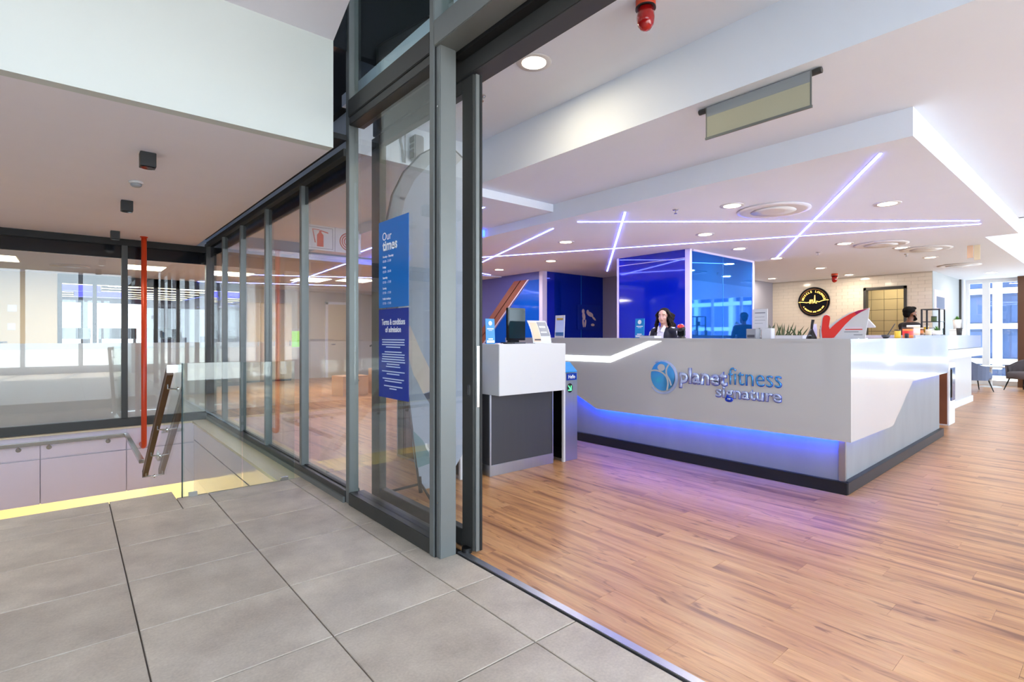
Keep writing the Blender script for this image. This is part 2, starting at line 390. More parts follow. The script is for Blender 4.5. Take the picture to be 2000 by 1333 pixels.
# ---- lobby floor: slab with tiles
fl = struct('floor', MB().box(-4.5, 1.735, -5, 4.86, -.30, -.012).box(-4.5, .64, 4.86, 5.06, -.30, -.012), 'grout', 'grey stone tiled lobby floor')
TX = [-4.17, -3.54, -2.914, -2.285, -1.657, -1.028, -.4, .229, .858, 1.486, 1.735]
TY = [-4.86, -4.275, -3.69, -3.10, -2.49, -1.9, -1.32, -.735, -.15, .435, 1.02, 1.605, 2.19, 2.772, 3.36, 3.942, 4.527]
G = .003
tcache = {}
def tile(x0, x1, y0, y1):
    k = (round(x1-x0, 4), round(y1-y0, 4)); hx, hy = (x1-x0)/2-G, (y1-y0)/2-G
    if k not in tcache:
        mb = MB(); e = .0025
        mb.add([(-hx, -hy, -.012), (hx, -hy, -.012), (hx, hy, -.012), (-hx, hy, -.012), (-hx, -hy, -e), (hx, -hy, -e), (hx, hy, -e), (-hx, hy, -e),
                (-hx+e, -hy+e, 0), (hx-e, -hy+e, 0), (hx-e, hy-e, 0), (-hx+e, hy-e, 0)],
               [(0,1,5,4),(1,2,6,5),(2,3,7,6),(3,0,4,7),(4,5,9,8),(5,6,10,9),(6,7,11,10),(7,4,8,11),(8,9,10,11)])
        o = obj('tile', mb, 'tile', fl, local=True); tcache[k] = o.data
    else:
        o = bpy.data.objects.new('tile', tcache[k]); C.objects.link(o); o.parent = fl
    o.location = ((x0+x1)/2, (y0+y1)/2, 0)
for i in range(len(TX)-1):
    for j in range(len(TY)-1):
        if TX[i] < -2.4 and TY[j] < 0: continue
        tile(TX[i], TX[i+1], TY[j], TY[j+1])
    if TX[i+1] <= .86:
        if TX[i] < .2: tile(TX[i], TX[i+1], TY[-1], 4.803); tile(TX[i], TX[i+1], 4.803, 5.08)
        else: tile(TX[i], .64, TY[-1], 5.08); tile(.64, TX[i+1], TY[-1], 4.86)
    else: tile(TX[i], TX[i+1], TY[-1], 4.86)
struct('trim_1', bx(1.742, 1.786, -4.8, 2.56, -.02, .007), 'brushed', 'silver threshold strip between tiles and timber floor', bevel=.002)
# ---- hall floor: planks
hf = struct('floor_hall', bx(1.70, 18.6, -3.6, 25, -.30, -.008), 'dark_void', 'oak plank floor of the reception hall')
def plank_mesh(y0, y1):
    mb = MB(); hx = PW/2-.0003; e = .0007; hy = (y1-y0)/2-.0003
    mb.add([(-hx, -hy, -.008), (hx, -hy, -.008), (hx, hy, -.008), (-hx, hy, -.008), (-hx, -hy, -e), (hx, -hy, -e), (hx, hy, -e), (-hx, hy, -e),
            (-hx+e, -hy+e, 0), (hx-e, -hy+e, 0), (hx-e, hy-e, 0), (-hx+e, hy-e, 0)],
           [(0,1,5,4),(1,2,6,5),(2,3,7,6),(3,0,4,7),(4,5,9,8),(5,6,10,9),(6,7,11,10),(7,4,8,11),(8,9,10,11)])
    return mb
planks = []
for r in range(int((18.5-1.79)/PW)):
    x = 1.79+PW*(r+.5); off = (r*.37 % 1)*PL
    for c in range(-5, 16):
        y0, y1 = off+c*PL, off+(c+1)*PL
        if y1 < -3.5 or y0 > 16: continue
        yc = (y0+y1)/2; d = .6456*x+.7635*yc
        if d < .9: s = 99
        else:
            px_ = 1000+1020.6*(.7635*x-.6456*yc)/d
            vis = 640 < px_ < 2200 and not (x > 4.8 and 1.5 < yc < 8)
            s = d if vis else 60+d
        planks.append((s, x, y0, y1))
planks.sort()
pm = None; rest = MB()
for i, (s, x, y0, y1) in enumerate(planks):
    if i < 300:
        if pm is None: o = obj('plank', plank_mesh(y0, y1), 'plank', hf, local=True); pm = o.data
        else: o = bpy.data.objects.new('plank', pm); C.objects.link(o); o.parent = hf
        o.location = (x, (y0+y1)/2, 0)
    else:
        q = plank_mesh(y0, y1); n = len(rest.v)
        rest.v += [(a+x, b+(y0+y1)/2, c) for a, b, c in q.v]; rest.f += [tuple(n+k for k in f) for f in q.f]
o = obj('plank_field', rest, 'plank', hf, local=True); o['kind'] = 'stuff'

# ---- stairwell in the lobby
vw = struct('wall_stairwell_far', bx(-4.5, 1.45, 9.13, 9.30, -.30, -.02), 'void_panel', 'glossy pale panels lining the stairwell below the far glass wall')
for x0, x1 in ((-4.5, -2.2), (-2.19, -.30), (-.29, .60), (.61, 1.42)):
    obj('panel', bx(x0, x1, 9.10, 9.13, -.31, -.02), 'void_panel', vw); obj('panel', bx(x0, x1, 9.10, 9.13, -.90, -.325), 'void_panel', vw)
obj('back_board', bx(-4.5, 1.45, 9.14, 9.29, -.90, -.30), 'void_panel', vw)
rw = struct('wall_stairwell_right', bx(1.45, 1.62, 4.90, 9.13, -2.6, -.03), 'void_panel', 'lilac panels lining the stairwell below the side glass wall')
obj('panel', bx(1.42, 1.45, 4.90, 9.10, -.27, -.03), 'void_panel', rw); obj('panel', bx(1.42, 1.45, 4.90, 9.10, -1.4, -.285), 'void_panel', rw)
struct('trim_2', bx(1.40, 1.60, 4.86, 9.16, -.03, .0), 'ledge', 'pale stone ledge at the foot of the side glass wall')
struct('trim_3', bx(-4.5, 1.40, 9.07, 9.16, -.02, .0), 'ledge', 'pale stone edge at the foot of the far glass wall')
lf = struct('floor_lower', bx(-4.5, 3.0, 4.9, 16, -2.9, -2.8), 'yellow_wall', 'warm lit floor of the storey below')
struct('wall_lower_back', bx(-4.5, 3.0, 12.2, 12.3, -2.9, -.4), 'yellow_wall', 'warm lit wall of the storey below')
struct('wall_lower_front', bx(-4.5, 1.5, 4.95, 5.06, -2.9, -.31), 'void_panel', 'pale wall under the landing edge')
struct('wall_lower_left', bx(-4.6, -4.5, 4.95, 12.2, -2.9, -.02), 'void_panel', 'pale wall at the side of the stairwell')
for i, z in enumerate((-.18, -.36, -.54, -.72, -.90, -1.08, -1.26, -1.44)):
    struct('trim_%d' % (10+i), bx(-1.3, .62, 5.08+.28*i, 5.08+.28*(i+1)+.03, z-.16, z), 'tile', 'grey stone stair step')
for x, y, lb in ((-1.6, 10.4, 'warm lamp of the storey below, far side'), (.6, 10.6, 'warm lamp of the storey below, near the red pipe')):
    t = thing('ceiling_lamp', lb, 'lamp', (x, y, -1.0), group='lamps of the storey below')
    obj('lamp_body', MB().lathe([(.06, 0), (.06, .1)], (x, y, -1.0)), 'black', t); obj('lamp_glass', MB().lathe([(.05, -.006), (.05, 0)], (x, y, -1.0)), 'spot_warm', t)
    lightobj('lamp_light', 'POINT', (x, y, -1.12), 60, (1, .84, .58), t, .06)

# ---- lobby ceiling
ZS = 2.65
struct('ceiling_soffit', bx(-4.5, 1.463, 3.83, 9.17, ZS, ZS+.08), 'soffit_paint', 'low grey lobby soffit')
struct('wall_fascia', bx(-4.5, 1.463, 3.745, 3.83, ZS, 3.43), mat('fascia_paint', (208, 213, 209), .75, noise=.015, bump=.02), 'white bulkhead face above the lobby soffit')
struct('ceiling', MB().prism([(-4.5, .6), (.88, .6), (1.464, 3.745), (1.464, 3.83), (-4.5, 3.83)], 3.43, 3.55, 'z'), 'soffit_paint', 'grey lobby ceiling')
struct('ceiling_recess', bx(1.463, 1.60, 3.83, 9.2, 2.76, 2.80), 'dark_void', 'black shadow gap beside the glass wall')
struct('ceiling_upper', bx(-4.5, 1.80, -5, 3.9, 6.0, 6.1), 'paint', 'high ceiling above the lobby')
struct('wall_upper_back', bx(-.2, 1.60, 3.83, 3.9, 3.44, 6.0), 'spandrel', 'dark upper glazing beside the bulkhead')
# lobby walls behind the camera
wb = struct('wall_back', MB().box(-4.5, 1.8, -5.1, -4.95, -.02, .25).box(-4.5, 1.8, -5.1, -4.95, 5.85, 6.1), 'paint', 'lobby wall with tall windows behind the viewer')
for x0, x1 in ((-4.5, -4.3), (-2.72, -2.58), (-1.25, -1.13), (.22, .34), (1.6, 1.8)): obj('pier', bx(x0, x1, -5.1, -4.95, .25, 5.85), 'paint', wb)
struct('wall_left', bx(-4.6, -4.5, -5, 16, -.02, 6.0), 'paint', 'plain lobby side wall')

# ---- glass wall along the hall
w1 = struct('window_1', label='tall grey framed glass wall between lobby and hall')
MY = [8.19, 7.19, 6.09, 4.94]
for y in MY: obj('mullion', bx(1.622, 1.69, y-.03, y+.03, .06, 2.70), 'frame', w1, bevel=.004)
obj('corner_post', bx(1.60, 1.74, 9.18, 9.30, .0, 2.70), 'frame_dark', w1)
obj('jamb_post', bx(1.615, 1.69, 3.82, 3.885, .0, 6.0), 'frame', w1, bevel=.004)
obj('sill_rail', bx(1.61, 1.73, 3.89, 9.18, .0, .09), 'frame_dark', w1, bevel=.004)
obj('sill_step', bx(1.595, 1.61, 3.89, 9.18, .0, .045), 'frame', w1)
obj('head_rail', bx(1.60, 1.72, 3.89, 9.18, 2.66, 2.72), 'frame_dark', w1, bevel=.003)
E_ = [9.18] + MY + [3.86]
for a, b in zip(E_[:-1], E_[1:]):
    obj('pane', bx(1.654, 1.664, b+.03, a-.03, .09, 2.49), 'glass', w1)
    obj('dark_pane', bx(1.654, 1.668, b+.03, a-.03, 2.49, 2.66), 'spandrel', w1)
    obj('gasket', MB().box(1.648, 1.672, b+.03, b+.042, .09, 2.66).box(1.648, 1.672, b+.03, a-.03, .09, .098), 'gasket', w1)
# ---- far glass wall across the lobby
w2 = struct('window_2', label='far glass wall with frosted lower band across the stairwell')
FX = [-3.2, -1.3, .59]
for x in FX: obj('mullion', bx(x-.035, x+.035, 9.18, 9.30, .10, 2.56), 'frame_dark', w2, bevel=.004)
obj('sill_rail', bx(-4.5, 1.60, 9.18, 9.30, .0, .115), 'frame_dark', w2, bevel=.004)
obj('head_rail', bx(-4.5, 1.60, 9.18, 9.30, 2.56, 2.65), 'gasket', w2)
X_ = [-4.5] + FX + [1.63]
for a, b in zip(X_[:-1], X_[1:]):
    obj('pane', bx(a+.03, b-.03, 9.236, 9.246, .115, 2.38), 'glass', w2)
    obj('dark_pane', bx(a+.03, b-.03, 9.232, 9.25, 2.38, 2.56), 'spandrel', w2)
    obj('frosted_film', bx(a+.035, b-.035, 9.2475, 9.2485, .115, 1.18), 'film', w2)
# ---- door bay: fixed pane, transom, post, sliding leaf
d1 = struct('door_1', label='grey metal portal of the sliding entrance door')
obj('post', MB().box(1.60, 1.74, 2.59, 2.64, 0, 6.0).box(1.615, 1.725, 2.545, 2.59, 0, 2.95), 'frame', d1, bevel=.004)
obj('gasket', bx(1.607, 1.625, 2.588, 2.593, 0, 2.95), 'gasket', d1)
obj('transom', MB().box(1.60, 1.74, 2.64, 3.81, 2.93, 3.06).box(1.61, 1.73, 2.64, 3.81, 2.87, 2.93), 'frame_dark', d1, bevel=.004)
obj('bottom_rail', bx(1.605, 1.73, 2.64, 3.81, 0, .095), 'frame_dark', d1, bevel=.004)
obj('pane', bx(1.652, 1.662, 2.64, 3.81, .095, 2.875), 'glass', d1)
obj('upper_pane', bx(1.652, 1.662, 2.64, 3.81, 3.06, 6.0), 'glass_green', d1)
obj('upper_backing', bx(1.84, 1.90, -4.9, 9.2, 3.30, 6.0), 'dark_void', d1)
obj('head_beam', MB().box(1.60, 1.74, -4.9, 2.59, 2.95, 3.10), 'frame', d1, bevel=.004)
obj('head_soffit', bx(1.74, 1.80, -4.9, 2.59, 2.93, 3.10), 'gasket', d1)
obj('track_cover', bx(1.80, 1.93, -4.9, 3.81, 2.83, 3.08), 'frame_dark', d1, bevel=.004)
obj('upper_pane', bx(1.652, 1.662, -4.9, 2.59, 3.10, 6.0), 'glass_green', d1)
obj('screw', MB().lathe([(.006, -.002), (.006, 0)], (1.613, 2.568, .32), 10, 'x').lathe([(.006, -.002), (.006, 0)], (1.613, 2.568, 2.6), 10, 'x'), 'steel', d1)
d2 = struct('door_2', label='sliding glass door leaf parked behind the fixed pane')
obj('stile', bx(1.805, 1.86, 3.70, 3.84, .012, 2.82), 'frame_dark', d2, bevel=.003)
obj('stile', bx(1.805, 1.86, 2.49, 2.60, .012, 2.82), 'frame_dark', d2, bevel=.003)
obj('edge_strip', bx(1.82, 1.845, 2.478, 2.49, .012, 2.82), 'frame', d2)
obj('rubber_seal', bx(1.846, 1.862, 2.474, 2.492, .012, 2.82), 'gasket', d2)
obj('bottom_rail', bx(1.805, 1.86, 2.60, 3.70, .012, .115), 'frame_dark', d2, bevel=.003)
obj('top_rail', bx(1.805, 1.86, 2.60, 3.70, 2.74, 2.82), 'frame_dark', d2, bevel=.003)
obj('pane', bx(1.828, 1.836, 2.60, 3.70, .115, 2.74), 'glass', d2)
obj('lock', MB().box(1.80, 1.806, 2.52, 2.54, .93, .99).box(1.823, 1.842, 2.474, 2.479, .86, 1.22), 'steel', d2)
obj('guide_wheel', MB().lathe([(.0, 0), (.03, 0), (.03, .03), (0, .03)], (1.79, 2.53, .0)), 'black', d2)

# ---- hall ceilings
ZE, ZB, ZR, ZK = 3.266, 2.84, 2.64, 2.76
struct('ceiling_entry', bx(1.80, 3.21, -3.6, 4.416, ZE, ZE+.1), 'paint', 'white ceiling inside the entrance')
struct('ceiling_beam', bx(3.21, 3.29, -3.6, 4.416, ZB, ZE+.1), 'paint', 'white bulkhead beam inside the entrance')
struct('ceiling_hall', MB().box(3.29, 4.374, -3.6, 4.416, ZB, ZB+.1).box(4.374, 9.6, -3.6, .952, ZB, ZB+.1), 'paint', 'white ceiling around the dropped raft')
struct('ceiling_drop', bx(1.90, 3.20, 4.416, 9.3, 2.90, 3.5), 'paint', 'white dropped ceiling beside the glass wall')
struct('ceiling_step', bx(3.20, 4.374, 4.416, 9.3, 2.75, 3.5), 'paint', 'lower ceiling step beside the raft')
struct('ceiling_raft', bx(4.374, 9.602, .952, 9.3, ZR, ZR+.21), 'paint', 'dropped white ceiling raft over the reception desk')
struct('ceiling_back', bx(9.602, 18.4, 1.44, 8.2, ZK, ZK+.5), 'paint', 'cream ceiling at the back of the hall')
struct('wall_bulkhead', bx(9.55, 18.4, 1.40, 1.44, ZK, 3.5), 'paint', 'white bulkhead face along the back ceiling')
struct('ceiling_high', bx(9.6, 18.4, -3.6, 1.44, 3.5, 3.6), 'paint', 'high white ceiling by the windows')
struct('wall_bulkhead_end', bx(9.55, 9.602, -3.6, 1.44, ZB, 3.55), 'paint', 'white bulkhead end')
struct('ceiling_gym', bx(-4.5, 9.6, 9.3, 16.0, 2.62, 2.72), 'paint', 'ceiling of the room beyond the glass')
struct('ceiling_rooms', bx(7.3, 9.7, 4.4, 16.0, 2.72, 2.80), 'paint', 'ceiling over the back rooms')
# ---- hall walls
wf = struct('wall_window_side', MB().box(1.8, 18.4, -3.7, -3.55, -.02, .3).box(1.8, 18.4, -3.7, -3.55, 2.75, 3.6), 'paint', 'window side wall of the hall')
for k in range(9): obj('pier', bx(1.8+2.05*k, 1.95+2.05*k, -3.7, -3.55, .3, 2.75), 'frame_white', wf)
struct('sun_block_canopy', bx(1.9, 19.5, -6.2, -3.75, 3.1, 3.25), 'paint', 'unseen canopy added to keep direct sun out of the hall')  # added overhang out of view, blocks direct sun at the hall windows
struct('wall_lobby_side', bx(1.60, 1.80, -4.95, -3.5, -.02, 6.0), 'paint', 'wall at the end of the entrance')
# back of the hall: white brick tiles
XE = 15.0
mat('wall_grout', (196, 186, 170), .8, noise=.03)
we = struct('wall_back_tiled', MB().box(XE+.012, XE+.15, 2.91, 3.40, 0, ZK).box(XE+.012, XE+.15, 4.24, 6.50, 0, ZK).box(XE+.012, XE+.15, 3.40, 4.24, 2.46, ZK), 'wall_grout', 'white brick tiled wall behind the drinks bar')
tm = None; bw, bh = .26, .085
mat('wall_tile', (226, 216, 200), 0.12, noise=0.02)
cnt = 0
for r in range(int((ZK-1.25)/bh)+1):
    z = 1.20+r*bh
    for k in range(-1, 15):
        y = 2.91+(k+.5*(r % 2))*bw
        y0, y1 = max(y, 2.912), min(y+bw, 6.498)
        z1 = min(z+bh, ZK)
        if y1-y0 < .02 or z1-z < .02: continue
        if y0 < 4.24 and y1 > 3.40 and z < 2.46:
            if y0 < 3.40: y1 = min(y1, 3.395)
            else: y0 = max(y0, 4.245)
            if y1-y0 < .02: continue
        if abs(y1-y0-bw) < .002 and z1-z > bh-.001 and tm is not None:
            o = bpy.data.objects.new('tile', tm); C.objects.link(o); o.parent = we; o.location = (XE, (y0+y1)/2, (z+z1)/2)
        else:
            hy, hz = (y1-y0)/2-.0015, (z1-z)/2-.0015
            o = obj('tile', MB().cbox((.006, 0, 0), (.012, 2*hy, 2*hz)), 'wall_tile', we, local=True); o.location = (XE, (y0+y1)/2, (z+z1)/2)
            if abs(y1-y0-bw) < .002 and z1-z > bh-.001: tm = o.data
obj('lower_tiling', bx(XE, XE+.012, 4.24, 6.5, 0, 1.2), 'wall_tile', we)
# doorway in the tiled wall, with the room behind
d3 = struct('door_3', label='dark framed doorway in the white tiled wall')
obj('jamb', bx(XE-.02, XE+.16, 4.20, 4.26, 0, 2.46), 'frame_dark', d3); obj('jamb', bx(XE-.02, XE+.16, 3.38, 3.44, 0, 2.46), 'frame_dark', d3)
obj('head', bx(XE-.02, XE+.16, 3.38, 4.26, 2.40, 2.46), 'frame_dark', d3)
wr = struct('wall_kitchen', bx(XE+1.3, XE+1.36, 3.0, 5.0, 0, ZK), 'grout', 'yellowish tiled wall seen through the doorway')
for r in range(9):
    for k in range(7): obj('tile', bx(XE+1.29, XE+1.3, 3.02+.285*k+.005, 3.02+.285*(k+1)-.005, .28*r+.005, .28*(r+1)-.005), 'beige_paint', wr)
struct('wall_kitchen_side', bx(XE+.16, XE+1.3, 3.2, 3.3, 0, ZK), 'paint', 'white side wall inside the doorway')
struct('wall_kitchen_end', bx(XE+.16, XE+1.3, 4.9, 5.0, 0, ZK), 'paint', 'wall inside the doorway')
struct('wall_side_right', bx(XE+.02, 17.9, 2.90, 3.0, 0, ZK), mat('cool_paint', (180, 190, 198), .7, noise=.02), 'pale wall beside the lounge windows')
struct('wall_side_left', bx(9.5, XE+.1, 6.45, 6.6, 0, ZK), 'grey_paint', 'grey wall left of the tiled wall')
struct('trim_4', bx(17.84, 17.90, 2.86, 2.92, 0, ZK), 'frame_dark', 'dark strip at the end of the pale wall')
# street front
w3 = struct('window_3', label='floor to ceiling lounge windows on the street')
XF = 18.3
obj('rail', bx(XF-.04, XF+.06, -3.5, 3.0, 0, .12), 'frame_white', w3); obj('rail', bx(XF-.04, XF+.06, -3.5, 3.0, 2.66, ZK+.8), 'frame_white', w3)
for y in (2.79, 2.43, 1.72, .9, -.1, -1.2, -2.3, -3.4):
    wd = .07 if y == 2.43 else .03
    obj('mullion', bx(XF-.05, XF+.06, y-wd, y+wd, .12, 2.66), 'frame_white', w3)
YM = [2.79, 2.43, 1.72, .9, -.1, -1.2, -2.3, -3.4]
for a, b in zip(YM[:-1], YM[1:]): obj('pane', bx(XF, XF+.01, b+.03, a-.03, .12, 2.66), 'glass', w3)
struct('trim_5', bx(XF-.35, XF-.10, 1.50, 1.80, 0, 3.5), 'brown_wood', 'brown column at the lounge windows')
bl = struct('wall_street_end', bx(17.9, 18.4, 2.82, 3.0, 0, ZK), 'paint', 'short wall closing the lounge')
# back rooms behind the glass
struct('wall_gym_back', MB().box(3.5, 9.6, 15.95, 16.05, 0, 2.7), mat('gym_paint', (204, 197, 186), .8, noise=.02), 'beige wall at the back of the gym')
struct('wall_gym_right', bx(7.55, 7.65, 7.95, 16.0, 0, 2.72), 'navy_wall', 'blue-grey wall behind the check-in')
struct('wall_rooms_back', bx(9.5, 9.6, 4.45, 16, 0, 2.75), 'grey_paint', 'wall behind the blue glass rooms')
struct('wall_office', bx(-4.5, -.20, 14.85, 14.95, 0, 2.7), 'beige_paint', 'beige office wall beyond the frosted glass')
w4 = struct('window_4', label='dark framed inner glass partition of the gym')
for x in (-.17, .42, .98, 1.55, 2.0, 2.75, 3.4): obj('post', bx(x-.04, x+.04, 14.85, 14.95, 0, 2.62), 'black', w4)
obj('head', bx(-.2, 3.45, 14.85, 14.95, 2.42, 2.62), 'black', w4); obj('sill', bx(-.2, 3.45, 14.85, 14.95, 0, .1), 'black', w4)
for a, b in ((-.17, .42), (.42, .98), (.98, 1.55), (1.55, 2.0), (2.0, 2.75), (2.75, 3.4)): obj('pane', bx(a+.04, b-.04, 14.895, 14.905, .1, 2.42), 'glass', w4)
struct('floor_gym', bx(-4.5, 1.70, 9.30, 25, -.30, -.002), 'far_floor', 'grey floor of the room beyond the glass')
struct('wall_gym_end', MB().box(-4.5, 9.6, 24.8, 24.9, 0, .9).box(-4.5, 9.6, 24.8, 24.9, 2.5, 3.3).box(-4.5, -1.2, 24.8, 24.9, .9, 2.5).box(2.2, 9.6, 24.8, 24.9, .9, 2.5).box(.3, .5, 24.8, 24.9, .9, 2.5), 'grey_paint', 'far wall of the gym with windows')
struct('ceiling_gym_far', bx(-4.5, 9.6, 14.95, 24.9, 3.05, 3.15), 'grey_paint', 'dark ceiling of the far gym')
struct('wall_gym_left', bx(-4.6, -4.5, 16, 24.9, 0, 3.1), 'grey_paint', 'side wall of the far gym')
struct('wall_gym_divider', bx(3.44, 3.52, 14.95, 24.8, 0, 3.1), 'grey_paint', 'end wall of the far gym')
struct('sky_seal_top', bx(-4.7, 18.7, -5.2, 25.1, 6.1, 6.3), 'paint', 'unseen slab added over the building to keep sky light out')  # added cover, closes the space above the ceilings against sky light
struct('sky_seal_back', bx(-4.7, 18.7, 24.95, 25.1, 3.3, 6.1), 'paint', 'unseen wall added behind the gym to stop sky light')  # this and the next three walls are added to block leaking sky light
struct('sky_seal_street', MB().box(18.42, 18.6, -3.7, 3.0, 3.4, 6.1).box(18.42, 18.6, 3.0, 25, 0, 6.1), 'paint', 'unseen wall added over the street windows to stop sky light')
struct('sky_seal_side', MB().box(1.8, 18.6, -3.75, -3.6, 3.5, 6.1), 'paint', 'unseen wall added over the hall windows to stop sky light')
struct('sky_seal_left', bx(-4.7, -4.6, -5.1, 25, -.02, 6.1), 'paint', 'unseen wall added along the lobby to stop sky light')
# outside
struct('ground', bx(18.6, 70, -40, 40, -.35, -.25), 'street', 'pale street outside')
struct('ground_back', bx(-40, 18.6, -60, -5.1, -.35, -.25), 'street', 'pale forecourt outside')

# ================================================================ LAMPS
WARM = (1.0, .94, .86); COOLW = (1.0, .95, .88)
def downlight(x, y, z, label, r=.10, e=26, col=WARM, group='round recessed downlights'):
    t = thing('downlight', label, 'downlight', (x, y, z), group=group)
    obj('trim_ring', MB().lathe([(r*.82, -.004), (r*1.18, -.006), (r*1.22, .0), (r*.82, .0)], (x, y, z), 28), 'white_plastic', t, smooth=True)
    obj('diffuser', MB().lathe([(r*.84, -.0055), (r*.84, -.001)], (x, y, z), 28), 'lamp_warm', t)
    lightobj('lamp_light', 'AREA', (x, y, z-.012), e*.6, col, t, r*1.7)
    return t
downlight(2.571, 2.793, ZE, 'large bright downlight in the ceiling just inside the entrance', .105, 15, (1, .84, .56))
for x, y, lb in [(5.278, 2.682, 'downlight in the raft left of the large round air diffuser'),
                 (6.414, 1.61, 'largest downlight on the raft, right of the long diagonal light line'),
                 (5.482, 5.276, 'downlight below the crossing of light lines, above the turnstile'),
                 (6.491, 3.673, 'downlight above the corner of the tall blue box'),
                 (7.966, 3.932, 'downlight beside the right face of the blue box'),
                 (8.704, 2.716, 'downlight left of the second round diffuser'),
                 (6.726, 8.36, 'downlight over the copper striped wall'),
                 (6.661, 6.784, 'downlight over the recessed blue glass front'),
                 (9.45, 4.0, 'downlight at the end of the diagonal light line')]:
    downlight(x, y, ZR, lb, .10, 24)
kf = (ZK-1.28)/(2.84-1.28)
for x, y, lb in [(14.6, 6.3, 'faint downlight in the far corner above the grey wall'), (11.214, 2.611, 'downlight between the two rear round diffusers'),
                 (13.181, 4.602, 'downlight over the bar left of the small red beacon'), (15.175, 4.631, 'downlight close to the tiled wall by the red beacon'),
                 (13.046, 2.56, 'downlight in front of the last round diffuser'), (15.048, 2.562, 'downlight overlapping the farthest round diffuser'),
                 (17.357, 2.219, 'pale downlight over the lounge chairs')]:
    downlight(x*kf, y*kf, ZK, lb, .10, 19, (1, .88, .70))
downlight(3.0, 8.2, 2.90, 'downlight under the hanging fire equipment sign', .09, 22)
downlight(4.0, 7.2, 2.75, 'downlight of the ceiling step seen through the entrance glass', .09, 20)
downlight(XE+.75, 3.95, ZK, 'unseen downlight added to brighten the room behind the doorway', .09, 13, (1, .88, .6))  # added lamp, out of sight, lifts the dark room
# light lines let into the raft
def ledline(a, b, z, label, wd=.018, m='led_line'):
    a, b = Vector(a), Vector(b); d = (b-a); L_ = d.length; ang = math.atan2(d.y, d.x); c = (a+b)/2
    t = thing('led_strip', label, 'light strip', (c.x, c.y, z), ang, 'light lines of the reception ceiling')
    obj('channel', MB().box(-L_/2-.008, L_/2+.008, -wd/2-.006, wd/2+.006, -.003, .0), 'white_plastic', t, local=True)
    obj('diffuser', MB().box(-L_/2, L_/2, -wd/2, wd/2, -.008, -.003), m, t, local=True)
    return t
ledline((4.6, 1.196), (9.5, 4.04), ZR, 'longest diagonal light line running to the raft corner')
ledline((4.607, 4.241), (8.178, 1.149), ZR, 'light line running level across the ceiling raft')
ledline((5.376, 7.304), (8.416, 1.168), ZR, 'thin light line rising gently across the raft')
ledline((4.644, 3.572), (8.6, 7.08), ZR, 'steep light line ending above the blue box post')
ledline((4.655, 4.703), (5.916, 8.038), ZR, 'light line beside the entrance post, slanting down left')
ledline((6.629, 9.007), (7.141, 9.185), ZR, 'short light line over the blue-grey wall')
ledline((3.6, 4.75), (3.9, 9.1), 2.75, 'light line on the lower ceiling step')
ledline((3.9, 9.4), (4.26, 13.6), 2.62, 'light line on the gym ceiling seen through the glass wall')
ledline((2.6, 12.6), (5.4, 11.2), 2.62, 'second light line crossing the gym ceiling')
ledline((2.4, 14.8), (5.8, 13.4), 2.62, 'farthest light line on the gym ceiling')
t = thing('cove_light', 'blue glowing cove at the left end of the raft face', 'light strip', (4.36, 7.2, 2.7))
obj('strip', bx(4.352, 4.372, 5.75, 9.2, 2.655, 2.735), mat('cove_blue', (0, 0, 0), emit=(50, 80, 255), es=7), t)
# panels in the gym ceiling
def panel(x0, x1, y0, y1, z, label):
    t = thing('light_panel', label, 'ceiling light', ((x0+x1)/2, (y0+y1)/2, z), group='square light panels of the gym')
    obj('frame', MB().box(x0-.02, x1+.02, y0-.02, y1+.02, z-.006, z), 'white_plastic', t)
    obj('diffuser', MB().box(x0, x1, y0, y1, z-.012, z-.006), 'lamp_panel', t)
    lightobj('panel_light', 'AREA', ((x0+x1)/2, (y0+y1)/2, z-.02), 44, (1, .94, .84), t, x1-x0, sy=y1-y0)
panel(-1.35, -.70, 12.05, 12.95, 2.62, 'warm light panel near the beige office wall')
panel(.78, 1.43, 12.1, 12.9, 2.62, 'warm light panel beside the red pipe')
panel(2.35, 3.0, 12.1, 12.9, 2.62, 'warm light panel seen through the second side pane')
panel(4.9, 5.6, 11.6, 12.4, 2.62, 'warm light panel seen beside the entrance mullion')
for i in range(7):
    y = 16.2+1.1*i
    t = thing('linear_lamp', ('nearest', 'second', 'third', 'fourth', 'fifth', 'sixth', 'farthest')[i]+' of the warm linear lamps hung in the far gym', 'ceiling light', (0, y, 2.6), group='linear lamps of the far gym')
    for x in (-1.2, 2.6): obj('hanger', MB().tube([(x, y, 2.66), (x, y, 3.05)], .006, 6), 'black', t)
    obj('housing', bx(-1.6, 3.2, y-.05, y+.05, 2.60, 2.66), 'grey_plastic', t); obj('diffuser', bx(-1.58, 3.18, y-.045, y+.045, 2.592, 2.60), 'gym_line', t)
for i, (x0, x1, y) in enumerate(((-.6, .6, 17.4), (.1, 1.3, 19.8))):
    t = thing('blue_lamp', ('blue glowing ceiling box in the far gym', 'second blue ceiling box deeper in the far gym')[i], 'ceiling light', ((x0+x1)/2, y, 2.5))
    obj('housing', bx(x0-.03, x1+.03, y-.03, y+.33, 2.44, 3.05), 'grey_plastic', t); obj('diffuser', bx(x0, x1, y-.035, y+.30, 2.435, 2.60), 'gym_blue', t)
